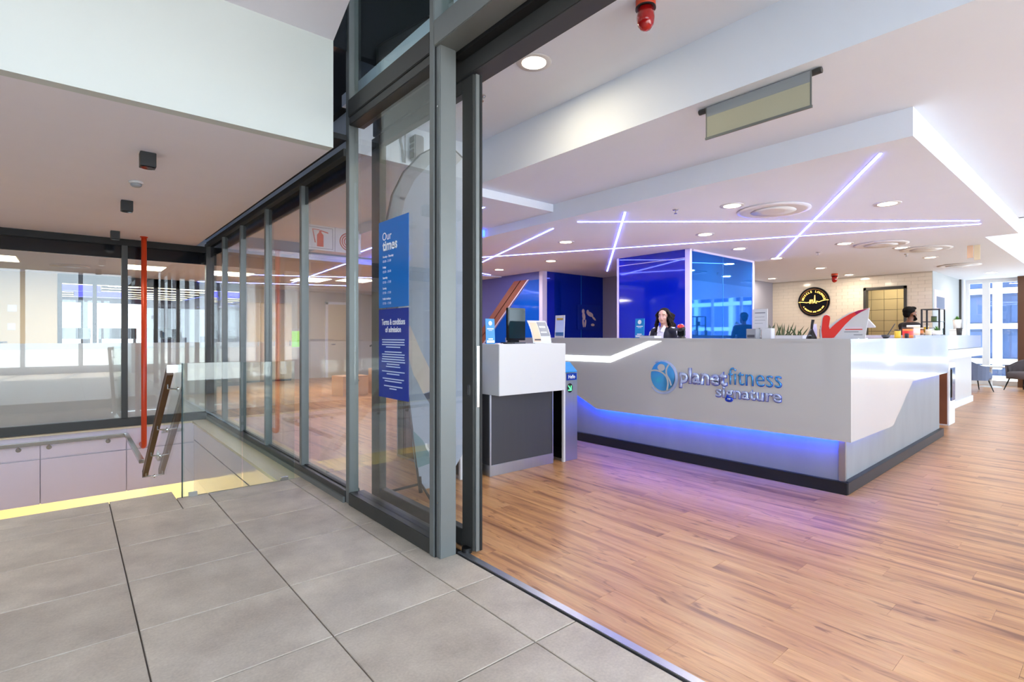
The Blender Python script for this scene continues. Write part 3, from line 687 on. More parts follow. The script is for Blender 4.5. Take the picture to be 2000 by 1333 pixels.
# black cube lamps under the soffit
for x, y, lb in ((.445, 4.765, 'black cube spotlight nearest on the lobby soffit'), (.44, 6.585, 'black cube spotlight in the middle of the soffit'), (.45, 8.58, 'black cube spotlight farthest, near the red pipe')):
    t = thing('cube_spotlight', lb, 'spotlight', (x, y, ZS), group='black cube spotlights')
    obj('housing', bx(x-.05, x+.05, y-.05, y+.05, ZS-.105, ZS), 'black', t, bevel=.003)
    obj('reflector', MB().lathe([(.038, 0), (.03, .012)], (x, y, ZS-.108), 20), 'spot_warm', t)
    obj('bezel', MB().lathe([(.038, 0), (.046, 0), (.046, .006), (.038, .006)], (x, y, ZS-.110), 20), 'black_gloss', t)
    lightobj('lamp_light', 'SPOT', (x, y, ZS-.12), 16, (1, .8, .55), t, .03, spot=1.4)
# smoke detector, sprinklers, beacons, diffusers
t = thing('smoke_detector', 'white round smoke detector on the lobby soffit', 'detector', (.448, 5.70, ZS))
obj('base', MB().lathe([(.055, 0), (.055, -.015), (.05, -.02)], (.448, 5.70, ZS)), 'white_plastic', t, smooth=True)
obj('chamber', MB().lathe([(.042, -.02), (.042, -.035), (.03, -.047), (.01, -.05)], (.448, 5.70, ZS)), 'grey_plastic', t, smooth=True)
def sprinkler(x, y, z, lb):
    t = thing('sprinkler', lb, 'sprinkler', (x, y, z), group='ceiling sprinklers')
    obj('escutcheon', MB().lathe([(.035, 0), (.03, -.006), (.012, -.008)], (x, y, z), 18), 'steel', t, smooth=True)
    obj('stem', MB().lathe([(.008, -.008), (.008, -.04)], (x, y, z), 10), 'steel', t)
    obj('deflector', MB().lathe([(.018, -.04), (.018, -.043)], (x, y, z), 14), 'steel', t)
sprinkler(2.603, 3.466, ZE, 'sprinkler beside the entrance post under the high ceiling')
sprinkler(4.98, 3.16, ZR, 'sprinkler on the raft left of the large diffuser')
sprinkler(9.3, 3.28, ZR, 'sprinkler on the raft over the bar')
sprinkler(12.204*kf, 2.761*kf, ZK, 'sprinkler below the rear round diffuser')
def beacon(x, y, z, s, lb):
    t = thing('beacon', lb, 'beacon', (x, y, z))
    obj('base', MB().lathe([(.04*s, 0), (.04*s, -.03*s), (.034*s, -.035*s)], (x, y, z)), 'red_paint', t, smooth=True)
    obj('lens', MB().lathe([(.034*s, -.035*s), (.036*s, -.075*s), (.032*s, -.10*s), (.02*s, -.118*s), (.004*s, -.125*s)], (x, y, z)), 'red_glass', t, smooth=True)
    obj('gasket', MB().lathe([(.041*s, -.03*s), (.041*s, -.036*s)], (x, y, z)), 'black', t)
beacon(2.60, 1.85, ZE, 1.45, 'large glossy red alarm beacon above the entrance')
beacon(14.65*kf, 4.787*kf, ZK, 1.7, 'small red alarm beacon on the rear ceiling above the tiled wall')
def diffuser(x, y, z, r, lb):
    t = thing('air_diffuser', lb, 'air vent', (x, y, z), group='round air diffusers')
    obj('rim', MB().lathe([(r*.72, -.002), (r, -.002), (r*1.0, -.012), (r*.86, -.02), (r*.72, -.016)], (x, y, z), 40), 'white_plastic', t, smooth=True)
    obj('throat', MB().lathe([(r*.70, .0), (r*.70, -.004)], (x, y, z), 40), 'charcoal', t)
    obj('cone', MB().lathe([(r*.40, -.004), (r*.60, -.014), (r*.62, -.020), (r*.3, -.022)], (x, y, z), 40), 'white_plastic', t, smooth=True)
diffuser(5.787, 2.484, ZR, .36, 'largest round air diffuser, over the desk front')
diffuser(9.164, 2.383, ZR, .34, 'round air diffuser near the back edge of the raft')
diffuser(11.682*kf, 2.358*kf, ZK, .36, 'round air diffuser over the drinks bar')
diffuser(14.942*kf, 2.43*kf, ZK, .36, 'farthest round air diffuser before the lounge')
diffuser(.0, 13.1, 2.62, .30, 'round air diffuser beyond the frosted glass')
# roller blind
t = thing('roller_blind', 'beige roller blind hanging under the entrance beam', 'blind', (3.32, 1.53, ZB))
obj('tube', MB().tube([(3.32, 1.15, ZB-.02), (3.32, 1.92, ZB-.02)], .018), 'frame_dark', t)
obj('top_band', bx(3.300, 3.304, 1.20, 1.86, ZB-.075, ZB-.01), 'blind_grey', t)
obj('fabric', bx(3.301, 3.304, 1.20, 1.86, ZB-.215, ZB-.075), 'blind_fabric', t)
obj('side_seam', bx(3.2995, 3.305, 1.198, 1.206, ZB-.215, ZB-.01), 'frame', t); obj('side_seam', bx(3.2995, 3.305, 1.854, 1.862, ZB-.215, ZB-.01), 'frame', t)
obj('bottom_bar', bx(3.296, 3.308, 1.195, 1.865, ZB-.228, ZB-.213), 'frame', t)
# hanging signs
t = thing('direction_sign', 'cream two panel sign hung from the rear ceiling', 'sign', (11.37, 1.65, ZK))
obj('panel', bx(11.27, 11.29, 1.655, 1.73, 2.56, ZK), 'peach', t); obj('panel', bx(11.27, 11.29, 1.57, 1.645, 2.52, ZK), 'ledge', t)
t = thing('fire_equipment_sign', 'white hanging sign with red fire extinguisher and hose reel', 'sign', (2.75, 7.2, 2.90))
ys = 7.2; xs0 = 2.42
for q in (.05, .75): obj('rod', MB().tube([(xs0+q, ys, 2.90), (xs0+q, ys, 2.80)], .004, 6), 'steel', t)
b_ = obj('board', bx(xs0, xs0+.80, ys, ys+.012, 2.46, 2.80), 'white_plastic', t)
obj('border', MB().box(xs0+.03, xs0+.385, ys-.001, ys, 2.485, 2.49).box(xs0+.03, xs0+.385, ys-.001, ys, 2.77, 2.775).box(xs0+.03, xs0+.035, ys-.001, ys, 2.485, 2.775).box(xs0+.38, xs0+.385, ys-.001, ys, 2.485, 2.775)
    .box(xs0+.415, xs0+.42, ys-.001, ys, 2.46, 2.80), 'print_dark', b_)
ex = xs0+.21
obj('extinguisher_print', MB().prism([(ex-.045, 2.51), (ex+.045, 2.51), (ex+.045, 2.67), (ex+.02, 2.70), (ex-.02, 2.70), (ex-.045, 2.67)], ys-.002, ys, 'y')
    .prism([(ex-.015, 2.70), (ex+.015, 2.70), (ex+.015, 2.73), (ex-.015, 2.73)], ys-.002, ys, 'y').prism([(ex, 2.725), (ex+.11, 2.70), (ex+.11, 2.715), (ex, 2.74)], ys-.002, ys, 'y')
    .prism([(ex-.10, 2.735), (ex-.01, 2.735), (ex-.01, 2.745), (ex-.11, 2.745)], ys-.002, ys, 'y').prism([(ex-.11, 2.745), (ex-.10, 2.745), (ex-.06, 2.56), (ex-.075, 2.56)], ys-.002, ys, 'y'), 'red_paint', b_)
hx = xs0+.61; pts = []
for k in range(110):
    a = k*.22; r = .014+.0048*a; pts.append((hx+r*math.cos(a), ys-.003, 2.625+r*math.sin(a)))
obj('hose_reel_print', MB().tube(pts, .0065, 4), 'red_paint', b_)
t = thing('exit_sign', 'small green exit sign with white arrow beyond the entrance glass', 'sign', (2.53, 4.6, 2.9))
obj('board', bx(2.47, 2.62, 4.60, 4.615, 1.955, 2.09), 'frame_white', t); obj('green_field', bx(2.478, 2.612, 4.598, 4.60, 1.963, 2.082), 'green_sign', t)
obj('arrow_print', MB().prism([(2.545, 1.985), (2.60, 2.022), (2.545, 2.06)], 4.596, 4.598, 'y'), 'print_white', t)
for q in (2.50, 2.59): obj('hanger', MB().tube([(q, 4.607, 2.09), (q, 4.607, 2.90)], .004, 6), 'steel', t)
t = thing('wall_speaker', 'grey ribbed speaker with conduit on the white bulkhead', 'speaker', (2.52, 4.41, 3.08))
obj('housing', bx(2.455, 2.56, 4.31, 4.40, 2.93, 3.17), 'grey_plastic', t, bevel=.012); obj('bracket', bx(2.47, 2.545, 4.40, 4.416, 2.98, 3.12), 'frame', t)
obj('grille', MB().box(2.448, 2.455, 4.32, 4.39, 2.95, 3.03).box(2.448, 2.455, 4.32, 4.39, 3.05, 3.08).box(2.448, 2.455, 4.32, 4.39, 3.10, 3.15), 'frame_dark', t)
obj('conduit', MB().tube([(2.36, 4.405, 3.26), (2.36, 4.405, 3.1), (2.375, 4.405, 3.05), (2.39, 4.405, 2.91)], .011, 8), 'grey_plastic', t)
obj('cable', MB().tube([(2.41, 4.408, 3.26), (2.41, 4.408, 2.91)], .006, 6), 'grey_plastic', t)

# ================================================================ RECEPTION
DT = 1.255
t = thing('reception_desk', 'long white reception desk with blue underlight and chrome lettering', 'reception desk', (4.7, 1.42, 0))
desk = t
obj('front_panel', MB().prism([(1.42, .437), (4.03, .425), (4.327, .556), (4.62, .70), (5.70, .70), (5.70, 1.225), (1.42, 1.225)], 4.70, 4.73, 'x'), 'white_gloss', t)
def side(s, off): return (4.70 + s*.99979 - off*-.0205, 1.42 + s*.0205 + off)
sp = [(0, .437), (1.25, .429), (2.01, .807), (3.87, .811), (3.87, 1.225), (0, 1.225)]
mb = MB(); n = len(sp)
mb.add([side(s, 0) + (z,) for s, z in sp] + [side(s, .03) + (z,) for s, z in sp], [tuple(range(n)), tuple(range(n, 2*n))[::-1]] + [(i, n+i, n+(i+1) % n, (i+1) % n) for i in range(n)])
obj('side_panel', mb, 'white_gloss', t)
def sidebox(s0, s1, o0, o1, z0, z1):
    q = [side(s0, o0), side(s1, o0), side(s1, o1), side(s0, o1)]
    return MB().add([p + (z0,) for p in q] + [p + (z1,) for p in q], [(0,3,2,1),(4,5,6,7),(0,1,5,4),(1,2,6,5),(2,3,7,6),(3,0,4,7)])
obj('countertop', MB().box(4.695, 5.45, 1.42, 5.70, 1.225, DT), 'white_gloss', t, bevel=.004)
obj('side_countertop', sidebox(.75, 3.87, 0, .70, 1.225, DT), 'white_gloss', t, bevel=.004)
obj('front_base', bx(4.785, 4.84, 1.50, 5.66, .10, 1.2), 'concrete', t)
obj('side_base', sidebox(.085, 3.78, .075, .12, .10, 1.2), 'concrete', t)
obj('corner_strip', MB().box(4.772, 4.80, 1.482, 1.53, .10, .60), 'brushed', t, bevel=.003)
obj('front_plinth', bx(4.745, 4.80, 1.46, 5.66, 0, .10), 'plinth', t, bevel=.003)
obj('side_plinth', sidebox(.06, 3.82, .035, .10, 0, .10), 'plinth', t, bevel=.003)
obj('inner_panel', bx(5.38, 5.42, 2.15, 5.66, 0, 1.2), 'white_plastic', t)
obj('side_inner_panel', sidebox(.75, 3.8, .66, .69, 0, 1.2), 'white_plastic', t)
mb = MB()
pr = [(1.50, .437), (4.03, .425), (4.327, .556), (4.62, .70), (5.66, .70)]
for (ya, za), (yb, zb) in zip(pr[:-1], pr[1:]):
    mb.prism([(ya, za+.012), (yb, zb+.012), (yb, zb+.026), (ya, za+.026)], 4.736, 4.768, 'x')
obj('underlight', mb, 'led_blue', t)
obj('side_underlight', sidebox(.10, 1.25, .038, .065, .452, .462), mat('led_blue_soft', (0, 0, 0), emit=(30, 70, 255), es=10), t)
obj('side_underlight', sidebox(2.05, 3.8, .038, .065, .826, .834), M['led_blue_soft'], t)
obj('light_channel', MB().prism([(5.70, .971), (3.816, .979), (3.148, 1.225), (3.30, 1.225), (3.823, 1.043), (5.70, 1.035)], 4.694, 4.70, 'x'), 'led_white', t)
# chrome letters and globe
fp = [c for c in t.children if c.name.startswith('front_panel')][0]
mat('painted_rim_glow', (40, 80, 220), .2, metal=.4, noise=.05)  # blue backing letters paint the blue light on the letter edges
for nm, body, y, z, w_, h_, bold, m in (('planet', 'planet', 2.935, .815, .50, .20, .030, 'chrome_pale'), ('fitness', 'fitness', 2.420, .829, .475, .155, -.012, 'chrome_blue'), ('signature', 'signature', 2.545, .705, .60, .135, .018, 'chrome_pale')):
    text('painted_rim_glow_'+nm, body, 'painted_rim_glow', fp, (4.70, y+.003, z-.004), RX, width=w_+.006, height=h_+.006, depth=.008, bold=bold+.004)
    text('lettering_'+nm, body, m, fp, (4.692, y, z), RX, width=w_, height=h_, depth=.006, bold=bold)
gy, gz, gr = 3.135, .853, .165
def disc(cy, cz, ry, rz, x0, x1, n=40, a0=0, a1=2*PI):
    return MB().prism([(cy+ry*math.cos(a0+(a1-a0)*k/n), cz+rz*math.sin(a0+(a1-a0)*k/n)) for k in range(n)], x0, x1, 'x')
def arcband(pts, wd, x0, x1):
    L = []; R_ = []
    for i, p in enumerate(pts):
        a = pts[max(i-1, 0)]; b = pts[min(i+1, len(pts)-1)]; d = Vector((b[0]-a[0], b[1]-a[1])).normalized(); nn = Vector((-d.y, d.x))
        ww = wd if not isinstance(wd, list) else wd[i]
        L.append((p[0]+nn.x*ww, p[1]+nn.y*ww)); R_.append((p[0]-nn.x*ww, p[1]-nn.y*ww))
    m = MB()
    for i in range(len(pts)-1): m.prism([L[i], L[i+1], R_[i+1], R_[i]], x0, x1, 'x')
    return m
gl_ = obj('globe', disc(gy-.005, gz+.01, gr*.86, gr*.92, 4.690, 4.70), 'chrome_blue', t)
obj('globe_ring', arcband([(gy+gr*1.02*math.cos(a), gz+gr*1.02*math.sin(a)) for a in [math.radians(60+7*k) for k in range(38)]], [.004+.010*math.sin(PI*k/37) for k in range(38)], 4.688, 4.70), 'chrome_pale', gl_)
def gcurve(pts, n=24):
    P = [Vector((gy-u*gr*.95, gz+v*gr*.95)) for u, v in pts]; out = []
    for k in range(n+1):
        f_ = k/n*(len(P)-1); i = min(int(f_), len(P)-2); q = f_-i
        a, b, c, d = P[max(i-1, 0)], P[i], P[i+1], P[min(i+2, len(P)-1)]
        out.append(tuple(.5*((2*b)+(c-a)*q+(2*a-5*b+4*c-d)*q*q+(3*b-a-3*c+d)*q**3)))
    return out
obj('figure_head', disc(gy+.008, gz+.098, .044, .036, 4.686, 4.69), 'white_gloss', gl_)
obj('figure_arm', arcband(gcurve([(-.92, .36), (-.5, .42), (-.05, .32), (.32, .05), (.45, -.4), (.38, -.86)]), .008, 4.686, 4.69), 'white_gloss', gl_)
obj('figure_body', arcband(gcurve([(.52, .84), (.34, .52), (.36, .16), (.56, -.15), (.70, -.52)]), .008, 4.686, 4.69), 'white_gloss', gl_)
# podium
t = thing('check_in_podium', 'white topped check-in podium with charcoal base by the turnstiles', 'podium', (3.3, 3.85, 0))
obj('top_box', bx(2.896, 3.74, 3.60, 4.20, .745, 1.206), 'white_plastic', t, bevel=.004)
obj('base', bx(2.912, 3.711, 3.755, 4.12, .10, .745), 'charcoal', t)
obj('edge_trim', bx(3.700, 3.714, 3.748, 3.762, .10, .745), 'brushed', t); obj('edge_trim', bx(2.909, 2.923, 3.748, 3.762, .10, .745), 'brushed', t)
obj('kick_plate', bx(2.905, 3.716, 3.745, 4.125, 0, .10), 'brushed', t, bevel=.003)
def turnstile(x, y, lb, full):
    t = thing('turnstile', lb, 'turnstile', (x, y, 0), group='slim steel access turnstiles')
    obj('body', MB().prism([(y, 0), (y, .90), (y+.10, .99), (y+1.2, .99), (y+1.2, 0)], x, x+.20, 'x'), 'brushed', t, bevel=.004)
    obj('side_panel', MB().box(x-.004, x, y+.03, y+1.17, .03, .86), 'black_gloss', t); obj('side_panel', MB().box(x+.2, x+.204, y+.03, y+1.17, .03, .86), 'black_gloss', t)
    obj('edge_strip', MB().box(x-.012, x+.012, y-.006, y+.02, .0, .90), 'white_plastic', t)
    obj('lid', MB().prism([(y-.004, .905), (y+.10, .998), (y+.35, .998), (y+.35, 1.006), (y+.10, 1.006), (y-.004, .915)], x+.01, x+.19, 'x'), 'sky_blue', t)
    lp = obj('label_plate', bx(x+.035, x+.185, y-.003, y, .825, .895), 'poster_navy', t)
    text('label_lettering', 'Hello', 'print_white', lp, (x+.06, y-.003, .842), RY, width=.10, height=.038, depth=.001, bold=.02)
    ad = obj('arrow_disc', MB().prism([(x+.085+.038*math.cos(k*PI/16), .745+.048*math.sin(k*PI/16)) for k in range(32)], y-.004, y, 'y'), 'dark_void', t)
    cx, cz = x+.085, .745
    obj('arrow', MB().prism([(cx-.030, cz+.022), (cx-.022, cz+.030), (cx+.010, cz-.006), (cx+.010, cz+.024), (cx+.022, cz+.024), (cx+.022, cz-.028), (cx-.030, cz-.028), (cx-.030, cz-.016), (cx+.0, cz-.016)], y-.006, y-.004, 'y'), 'green_glow', ad)
    return t
turnstile(3.829, 3.71, 'steel turnstile with green arrow and Hello label right of the podium', True)
turnstile(2.655, 3.84, 'steel turnstile post half hidden behind the open door', True)
t = tag(obj('power_cable', MB().tube([(2.66, 3.80, .006), (2.70, 3.78, .006), (2.74, 3.74, .006), (2.79, 3.72, .006)], .006, 8), 'black'), 'short black cable on the floor by the entrance post', 'cable')
# ---- blue box behind the desk
bb = struct('wall_blue_box_front', bx(7.37, 7.43, 4.50, 5.80, 0, ZR), 'blue_panel', 'deep blue glossy panel behind the receptionist')
obj('corner_post', bx(7.355, 7.41, 4.415, 4.50, 0, ZR), 'lilac_frame', bb); obj('end_post', bx(7.36, 7.43, 5.80, 5.84, 0, ZR), 'lilac_frame', bb)
obj('light_seam', bx(7.362, 7.37, 4.50, 5.79, 2.50, 2.51), 'lilac_frame', bb)
bs = struct('wall_blue_box_side', bx(7.41, 9.47, 4.43, 4.50, 0, ZR-.02), 'blue_glass', 'blue mirrored glass side of the box')
obj('edge_post', bx(9.46, 9.50, 4.42, 4.50, 0, ZR), 'lilac_frame', bs); obj('top_rail', bx(7.45, 9.5, 4.41, 4.50, ZR-.03, ZR), 'lilac_frame', bs)
obj('joint', bx(8.40, 8.405, 4.427, 4.43, 0, ZR-.03), 'sky_blue', bs)
bc = struct('wall_blue_glass', bx(7.72, 9.5, 7.95, 8.0, 0, ZR), 'blue_glass_deep', 'deep blue glass front of the recessed room')
obj('end_post', bx(7.53, 7.66, 7.92, 8.02, 0, ZR+.08), 'lilac_frame', bc); obj('joint', bx(8.75, 8.756, 7.945, 7.95, 0, ZR), 'sky_blue', bc)
obj('left_panel', bx(7.66, 7.90, 7.94, 7.95, 0, ZR), 'blue_panel', bc)
t = thing('photo_print', 'photo print of two people exercising on the blue glass', 'poster', (8.95, 7.94, 1.7))
obj('sheet', bx(8.62, 9.40, 7.930, 7.938, 1.42, 1.98), 'poster_navy', t)
def ph(cx, cz, rx, rz, a=0):
    return [(cx+rx*math.cos(u)*math.cos(a)-rz*math.sin(u)*math.sin(a), cz+rx*math.cos(u)*math.sin(a)+rz*math.sin(u)*math.cos(a)) for u in [2*PI*k/16 for k in range(16)]]
sh_ = [c for c in t.children][0]
for nm, q, dd in (('head_print', ph(8.80, 1.83, .045, .055), 0), ('torso_print', ph(8.82, 1.72, .05, .09, .2), .0005), ('leg_print', ph(8.80, 1.57, .025, .10, .1), .001), ('leg_print', ph(8.87, 1.56, .025, .09, -.15), .0015), ('head_print', ph(8.95, 1.82, .04, .05), .002), ('torso_print', ph(9.03, 1.77, .11, .05, -.3), .0025), ('arm_print', ph(9.16, 1.68, .08, .025, -.6), .003), ('weight_print', ph(9.12, 1.53, .06, .03), .0035)):
    obj(nm, MB().prism(q, 7.928-dd, 7.93, 'y'), 'flag_print', sh_)
# diagonal copper boards on the blue-grey wall
t = thing('copper_boards', 'copper coloured diagonal boards beside a blue triangle on the wall', 'wall panel', (7.54, 9.3, 0))
def diag(o0, o1, z1=2.49, z0=.62): return [(o0, z1), (o1, z1), (o1+1.14*(z1-z0), z0), (o0+1.14*(z1-z0), z0)]
obj('board', MB().prism(diag(8.62, 8.82), 7.52, 7.55, 'x'), 'copper', t); obj('board', MB().prism(diag(8.39, 8.585), 7.52, 7.55, 'x'), 'copper', t)
obj('dark_joint', MB().prism(diag(8.585, 8.62), 7.535, 7.55, 'x'), 'black', t); obj('edge_trim', MB().prism(diag(8.35, 8.39), 7.525, 7.55, 'x'), 'lilac_frame', t)
obj('blue_triangle', MB().prism([(7.97, 2.47), (8.33, 2.47), (8.33+1.14*1.85, .62), (7.97, .62)], 7.535, 7.55, 'x'), mat('triangle_blue', (12, 84, 196), .08, noise=.05, coat=.6), t)
# ---- drinks bar
t = thing('drinks_bar', 'white drinks bar counter beyond the reception desk', 'bar counter', (11.2, 2.2, 0))
obj('top', bx(8.75, 13.6, 1.88, 2.50, 1.06, 1.29), 'white_gloss', t, bevel=.006); obj('mid_band', bx(8.80, 13.66, 1.86, 2.46, .90, 1.055), 'white_plastic', t, bevel=.004)
obj('body', bx(9.98, 13.45, 2.0, 2.42, .12, .90), 'white_plastic', t); obj('skirting', bx(9.98, 13.50, 1.98, 2.42, 0, .12), 'frame_white', t, bevel=.004)
t = thing('display_fridge', 'narrow white drinks fridge at the end of the desk', 'fridge', (9.73, 1.9, 0))
obj('cabinet', bx(9.54, 9.93, 1.66, 2.25, 0, .89), 'frame_white', t, bevel=.006); dg_ = obj('door_glass', bx(9.62, 9.86, 1.646, 1.66, .35, .82), 'window_far', t); obj('door_handle', bx(9.57, 9.585, 1.63, 1.65, .4, .8), 'steel', dg_)
obj('painted_shade_side', bx(9.528, 9.54, 1.68, 2.24, .02, .87), 'chocolate', t)  # brown sheet paints the shadow on the end face of the fridge
# ---- round lounge sign with glowing line
t = thing('round_bar_sign', 'round black and gold sign with glowing ml on the tiled wall', 'sign', (XE-.02, 5.385, 2.18))
sy, sz, sr = 5.385, 2.18, .385
sd = obj('disc', disc(sy, sz, sr, sr, XE-.035, XE, 56), 'black_gloss', t)
def ring(r0, r1, x0, x1, n=56):
    m = MB()
    for k in range(n):
        a, b = 2*PI*k/n, 2*PI*(k+1)/n
        m.prism([(sy+r0*math.cos(a), sz+r0*math.sin(a)), (sy+r1*math.cos(a), sz+r1*math.sin(a)), (sy+r1*math.cos(b), sz+r1*math.sin(b)), (sy+r0*math.cos(b), sz+r0*math.sin(b))], x0, x1, 'x')
    return m
obj('gold_ring', ring(.325, .338, XE-.042, XE-.035), 'bronze', sd)
def arctext(name, body, r, a_mid, step, up, m, hgt):
    n = len(body)
    for i, ch in enumerate(body):
        if ch == ' ': continue
        a = a_mid + (i-(n-1)/2)*step*(1 if up else -1)
        y, z = sy - r*math.sin(a) if True else 0, sz + r*math.cos(a)
        tl = (-a) if up else (-a+PI)
        R3 = RX @ Matrix.Rotation(tl, 3, 'Z')
        text(name, ch, m, sd, (XE-.036, y, z), R3, height=hgt, depth=.004, align='C', bold=.01)
arctext('lettering', 'MUSCLE LOUNGE', .245, 0, math.radians(12.5), True, 'gold', .052)
arctext('lettering', 'A SMOOTHIE AND FOOD BAR', .285, PI, math.radians(5.6), False, 'gold', .034)
L_ = [(sy+.36, sz-.005), (sy+.28, sz+.0), (sy+.16, sz-.02), (sy+.11, sz-.012), (sy+.09, sz-.045), (sy+.085, sz+.05), (sy+.06, sz+.055), (sy+.055, sz-.04), (sy+.05, sz+.05), (sy+.02, sz+.055), (sy+.01, sz-.045),
      (sy-.02, sz+.0), (sy-.035, sz+.17), (sy-.04, sz-.04), (sy-.075, sz-.045), (sy-.08, sz+.015), (sy-.13, sz-.01), (sy-.22, sz+.022), (sy-.30, sz+.035), (sy-.36, sz+.03)]
obj('glow_line', MB().tube([(XE-.05, a, b) for a, b in L_], .0085, 8), 'gold', t)
# wall poster by the lounge
t = thing('wall_poster', 'pink and blue poster on the pale lounge wall', 'poster', (15.7, 2.90, 2.1))
obj('sheet', bx(15.15, 16.35, 2.895, 2.908, 1.90, 2.35), 'pink_print', t); obj('picture_print', bx(15.35, 16.15, 2.892, 2.895, 1.93, 2.20), 'chair_blue', t)

# ================================================================ THINGS ON THE COUNTERS
def flyer(x, y, z, w, h, face, name, lb, cat, m, bits, th=.006, tilt=0):
    t = thing(name, lb, cat, (x, y, z)); R = {'y': RY, 'x': RX}[face]
    def quad(a, b, c, d, off, mm, nm):   # local: a..b across, c..d up
        q = [Vector((a, c, off)), Vector((b, c, off)), Vector((b, d, off)), Vector((a, d, off))]
        q2 = [v+Vector((0, 0, .001 if nm != 'sheet' else -th)) for v in q]
        P = [R @ v + Vector((x, y, z)) for v in q+q2]
        if tilt:
            up = R @ Vector((0, 0, -1)); P = [p + up*tilt*(p.z-z) for p in P]
        obj(nm, MB().add(P, [(0,1,2,3),(7,6,5,4),(0,4,5,1),(1,5,6,2),(2,6,7,3),(3,7,4,0)]), mm, t)
    quad(-w/2, w/2, 0, h, 0, m, 'sheet')
    for nm, a, b, c, d, mm in bits: quad(-w/2+a*w, -w/2+b*w, c*h, d*h, .0004, mm, nm)
    return t
flyer(2.872, 3.93, 1.206, .10, .28, 'y', 'leaflet_stand', 'white and pink leaflet at the door side of the podium', 'leaflet', 'white_plastic',
      [('blossom_print', .55, .9, .15, .40, 'pink_print'), ('heading_print', .2, .7, .66, .70, 'print_dark')], tilt=.05)
def bluefly(x, y, z, w, h, face, lb):
    t = flyer(x, y, z, w, h, face, 'flyer_holder', lb, 'leaflet', 'sky_blue', [('text_print', .15, .85, .58, .62, 'print_white'), ('text_print', .3, .7, .52, .55, 'print_pale'), ('foot_print', .08, .92, .04, .14, 'print_white'), ('foot_print', .25, .75, .17, .22, 'print_white')], tilt=.05)
    R = {'y': RY, 'x': RX}[face]
    m = MB(); n = 20
    P = [R @ Vector((.2*w*math.cos(2*PI*k/n), h*.82+.2*w*math.sin(2*PI*k/n), .002)) + Vector((x, y, z)) for k in range(n)]
    up = R @ Vector((0, 0, -1)); P = [p+up*.05*(p.z-z) for p in P]
    Q = [p - up*.001 for p in P]
    m.add(P+Q, [tuple(range(n)), tuple(range(n, 2*n))[::-1]] + [(i, n+i, n+(i+1) % n, (i+1) % n) for i in range(n)])
    obj('logo_print', m, 'print_white', t); return t
bluefly(2.957, 3.80, 1.206, .105, .232, 'y', 'blue flyer stand on the podium beside the monitor')
bluefly(5.0, 3.645, DT, .125, .224, 'x', 'blue flyer stand on the desk left of the receptionist')
t = thing('monitor', 'black monitor with dark teal screen on the podium', 'monitor', (3.36, 3.95, 1.206))
ss = obj('screen_shell', bx(3.245, 3.475, 3.90, 3.93, 1.235, 1.555), 'black_gloss', t, bevel=.004); obj('screen', bx(3.258, 3.462, 3.897, 3.90, 1.255, 1.535), 'screen_dark', ss)
obj('stand', MB().prism([(3.30, 1.206), (3.42, 1.206), (3.40, 1.30), (3.32, 1.30)], 3.93, 3.98, 'y'), 'black', t); obj('foot', bx(3.26, 3.46, 3.88, 4.03, 1.206, 1.216), 'black', t)
t = thing('curved_display', 'curved acrylic display with grey and white offer card', 'display stand', (3.51, 3.72, 1.206))
cols = [(0, 'white_plastic', 'card')]
def curved(x0, x1, z0, z1, off, m, nm, n=8):
    mb = MB(); P = []
    for k in range(n+1):
        z = z0+(z1-z0)*k/n; s = (z-1.206)/.225; y = 3.70+.07*s*s+off
        P.append((y, z))
    for k in range(n): mb.prism([P[k], P[k+1], (P[k+1][0]+.003, P[k+1][1]), (P[k][0]+.003, P[k][1])], x0-.02*((P[k][1]-1.206)/.225), x1-.02*((P[k][1]-1.206)/.225), 'x')
    obj(nm, mb, m, t)
curved(3.395, 3.64, 1.206, 1.43, 0, 'white_plastic', 'card'); curved(3.41, 3.50, 1.225, 1.41, -.002, 'peach', 'picture_print'); curved(3.51, 3.63, 1.28, 1.415, -.002, 'grey_plastic', 'picture_print')
curved(3.52, 3.60, 1.36, 1.375, -.003, 'print_white', 'text_print'); curved(3.52, 3.60, 1.31, 1.32, -.003, 'print_white', 'text_print'); curved(3.42, 3.50, 1.235, 1.25, -.003, 'print_dark', 'text_print')
obj('foot', bx(3.40, 3.64, 3.68, 3.82, 1.206, 1.211), 'white_plastic', t)
t = tag(obj('pen_tray', bx(3.02, 3.09, 3.64, 3.70, 1.206, 1.22), 'black', bevel=.003), 'small black tray on the podium edge', 'tray')
t = tag(obj('notepad', MB().prism([(3.13, 3.66), (3.28, 3.68), (3.27, 3.76), (3.12, 3.74)], 1.206, 1.218, 'z'), 'print_dark'), 'dark notepad lying before the monitor', 'notepad')
flyer(5.0, 4.931, DT, .175, .30, 'x', 'offer_card', 'framed blue and white offer card on the desk behind the podium', 'leaflet', 'white_plastic',
      [('picture_print', .08, .92, .08, .92, 'print_pale'), ('heading_print', .15, .85, .78, .88, 'yellow'), ('band_print', .08, .92, .08, .24, 'sky_blue')], tilt=.05)
t = thing('barcode_scanner', 'black scanner with red glowing window on its stand', 'scanner', (5.3, 3.29, DT))
obj('foot', MB().lathe([(.05, 0), (.045, .012), (.02, .02)], (5.3, 3.29, DT)), 'black', t, smooth=True); obj('body', MB().box(5.275, 5.325, 3.245, 3.335, DT+.015, DT+.10), 'black_gloss', t, bevel=.012)
obj('head', MB().ell((5.3, 3.29, DT+.105), (.036, .048, .045)), 'black_gloss', t, smooth=True); obj('red_cap', MB().ell((5.292, 3.29, DT+.13), (.034, .042, .032)), 'red_glass', t, smooth=True)
obj('window', bx(5.254, 5.260, 3.27, 3.31, DT+.125, DT+.142), mat('scan_red', (90, 0, 0), .1, emit=(255, 40, 40), es=1.2), t)
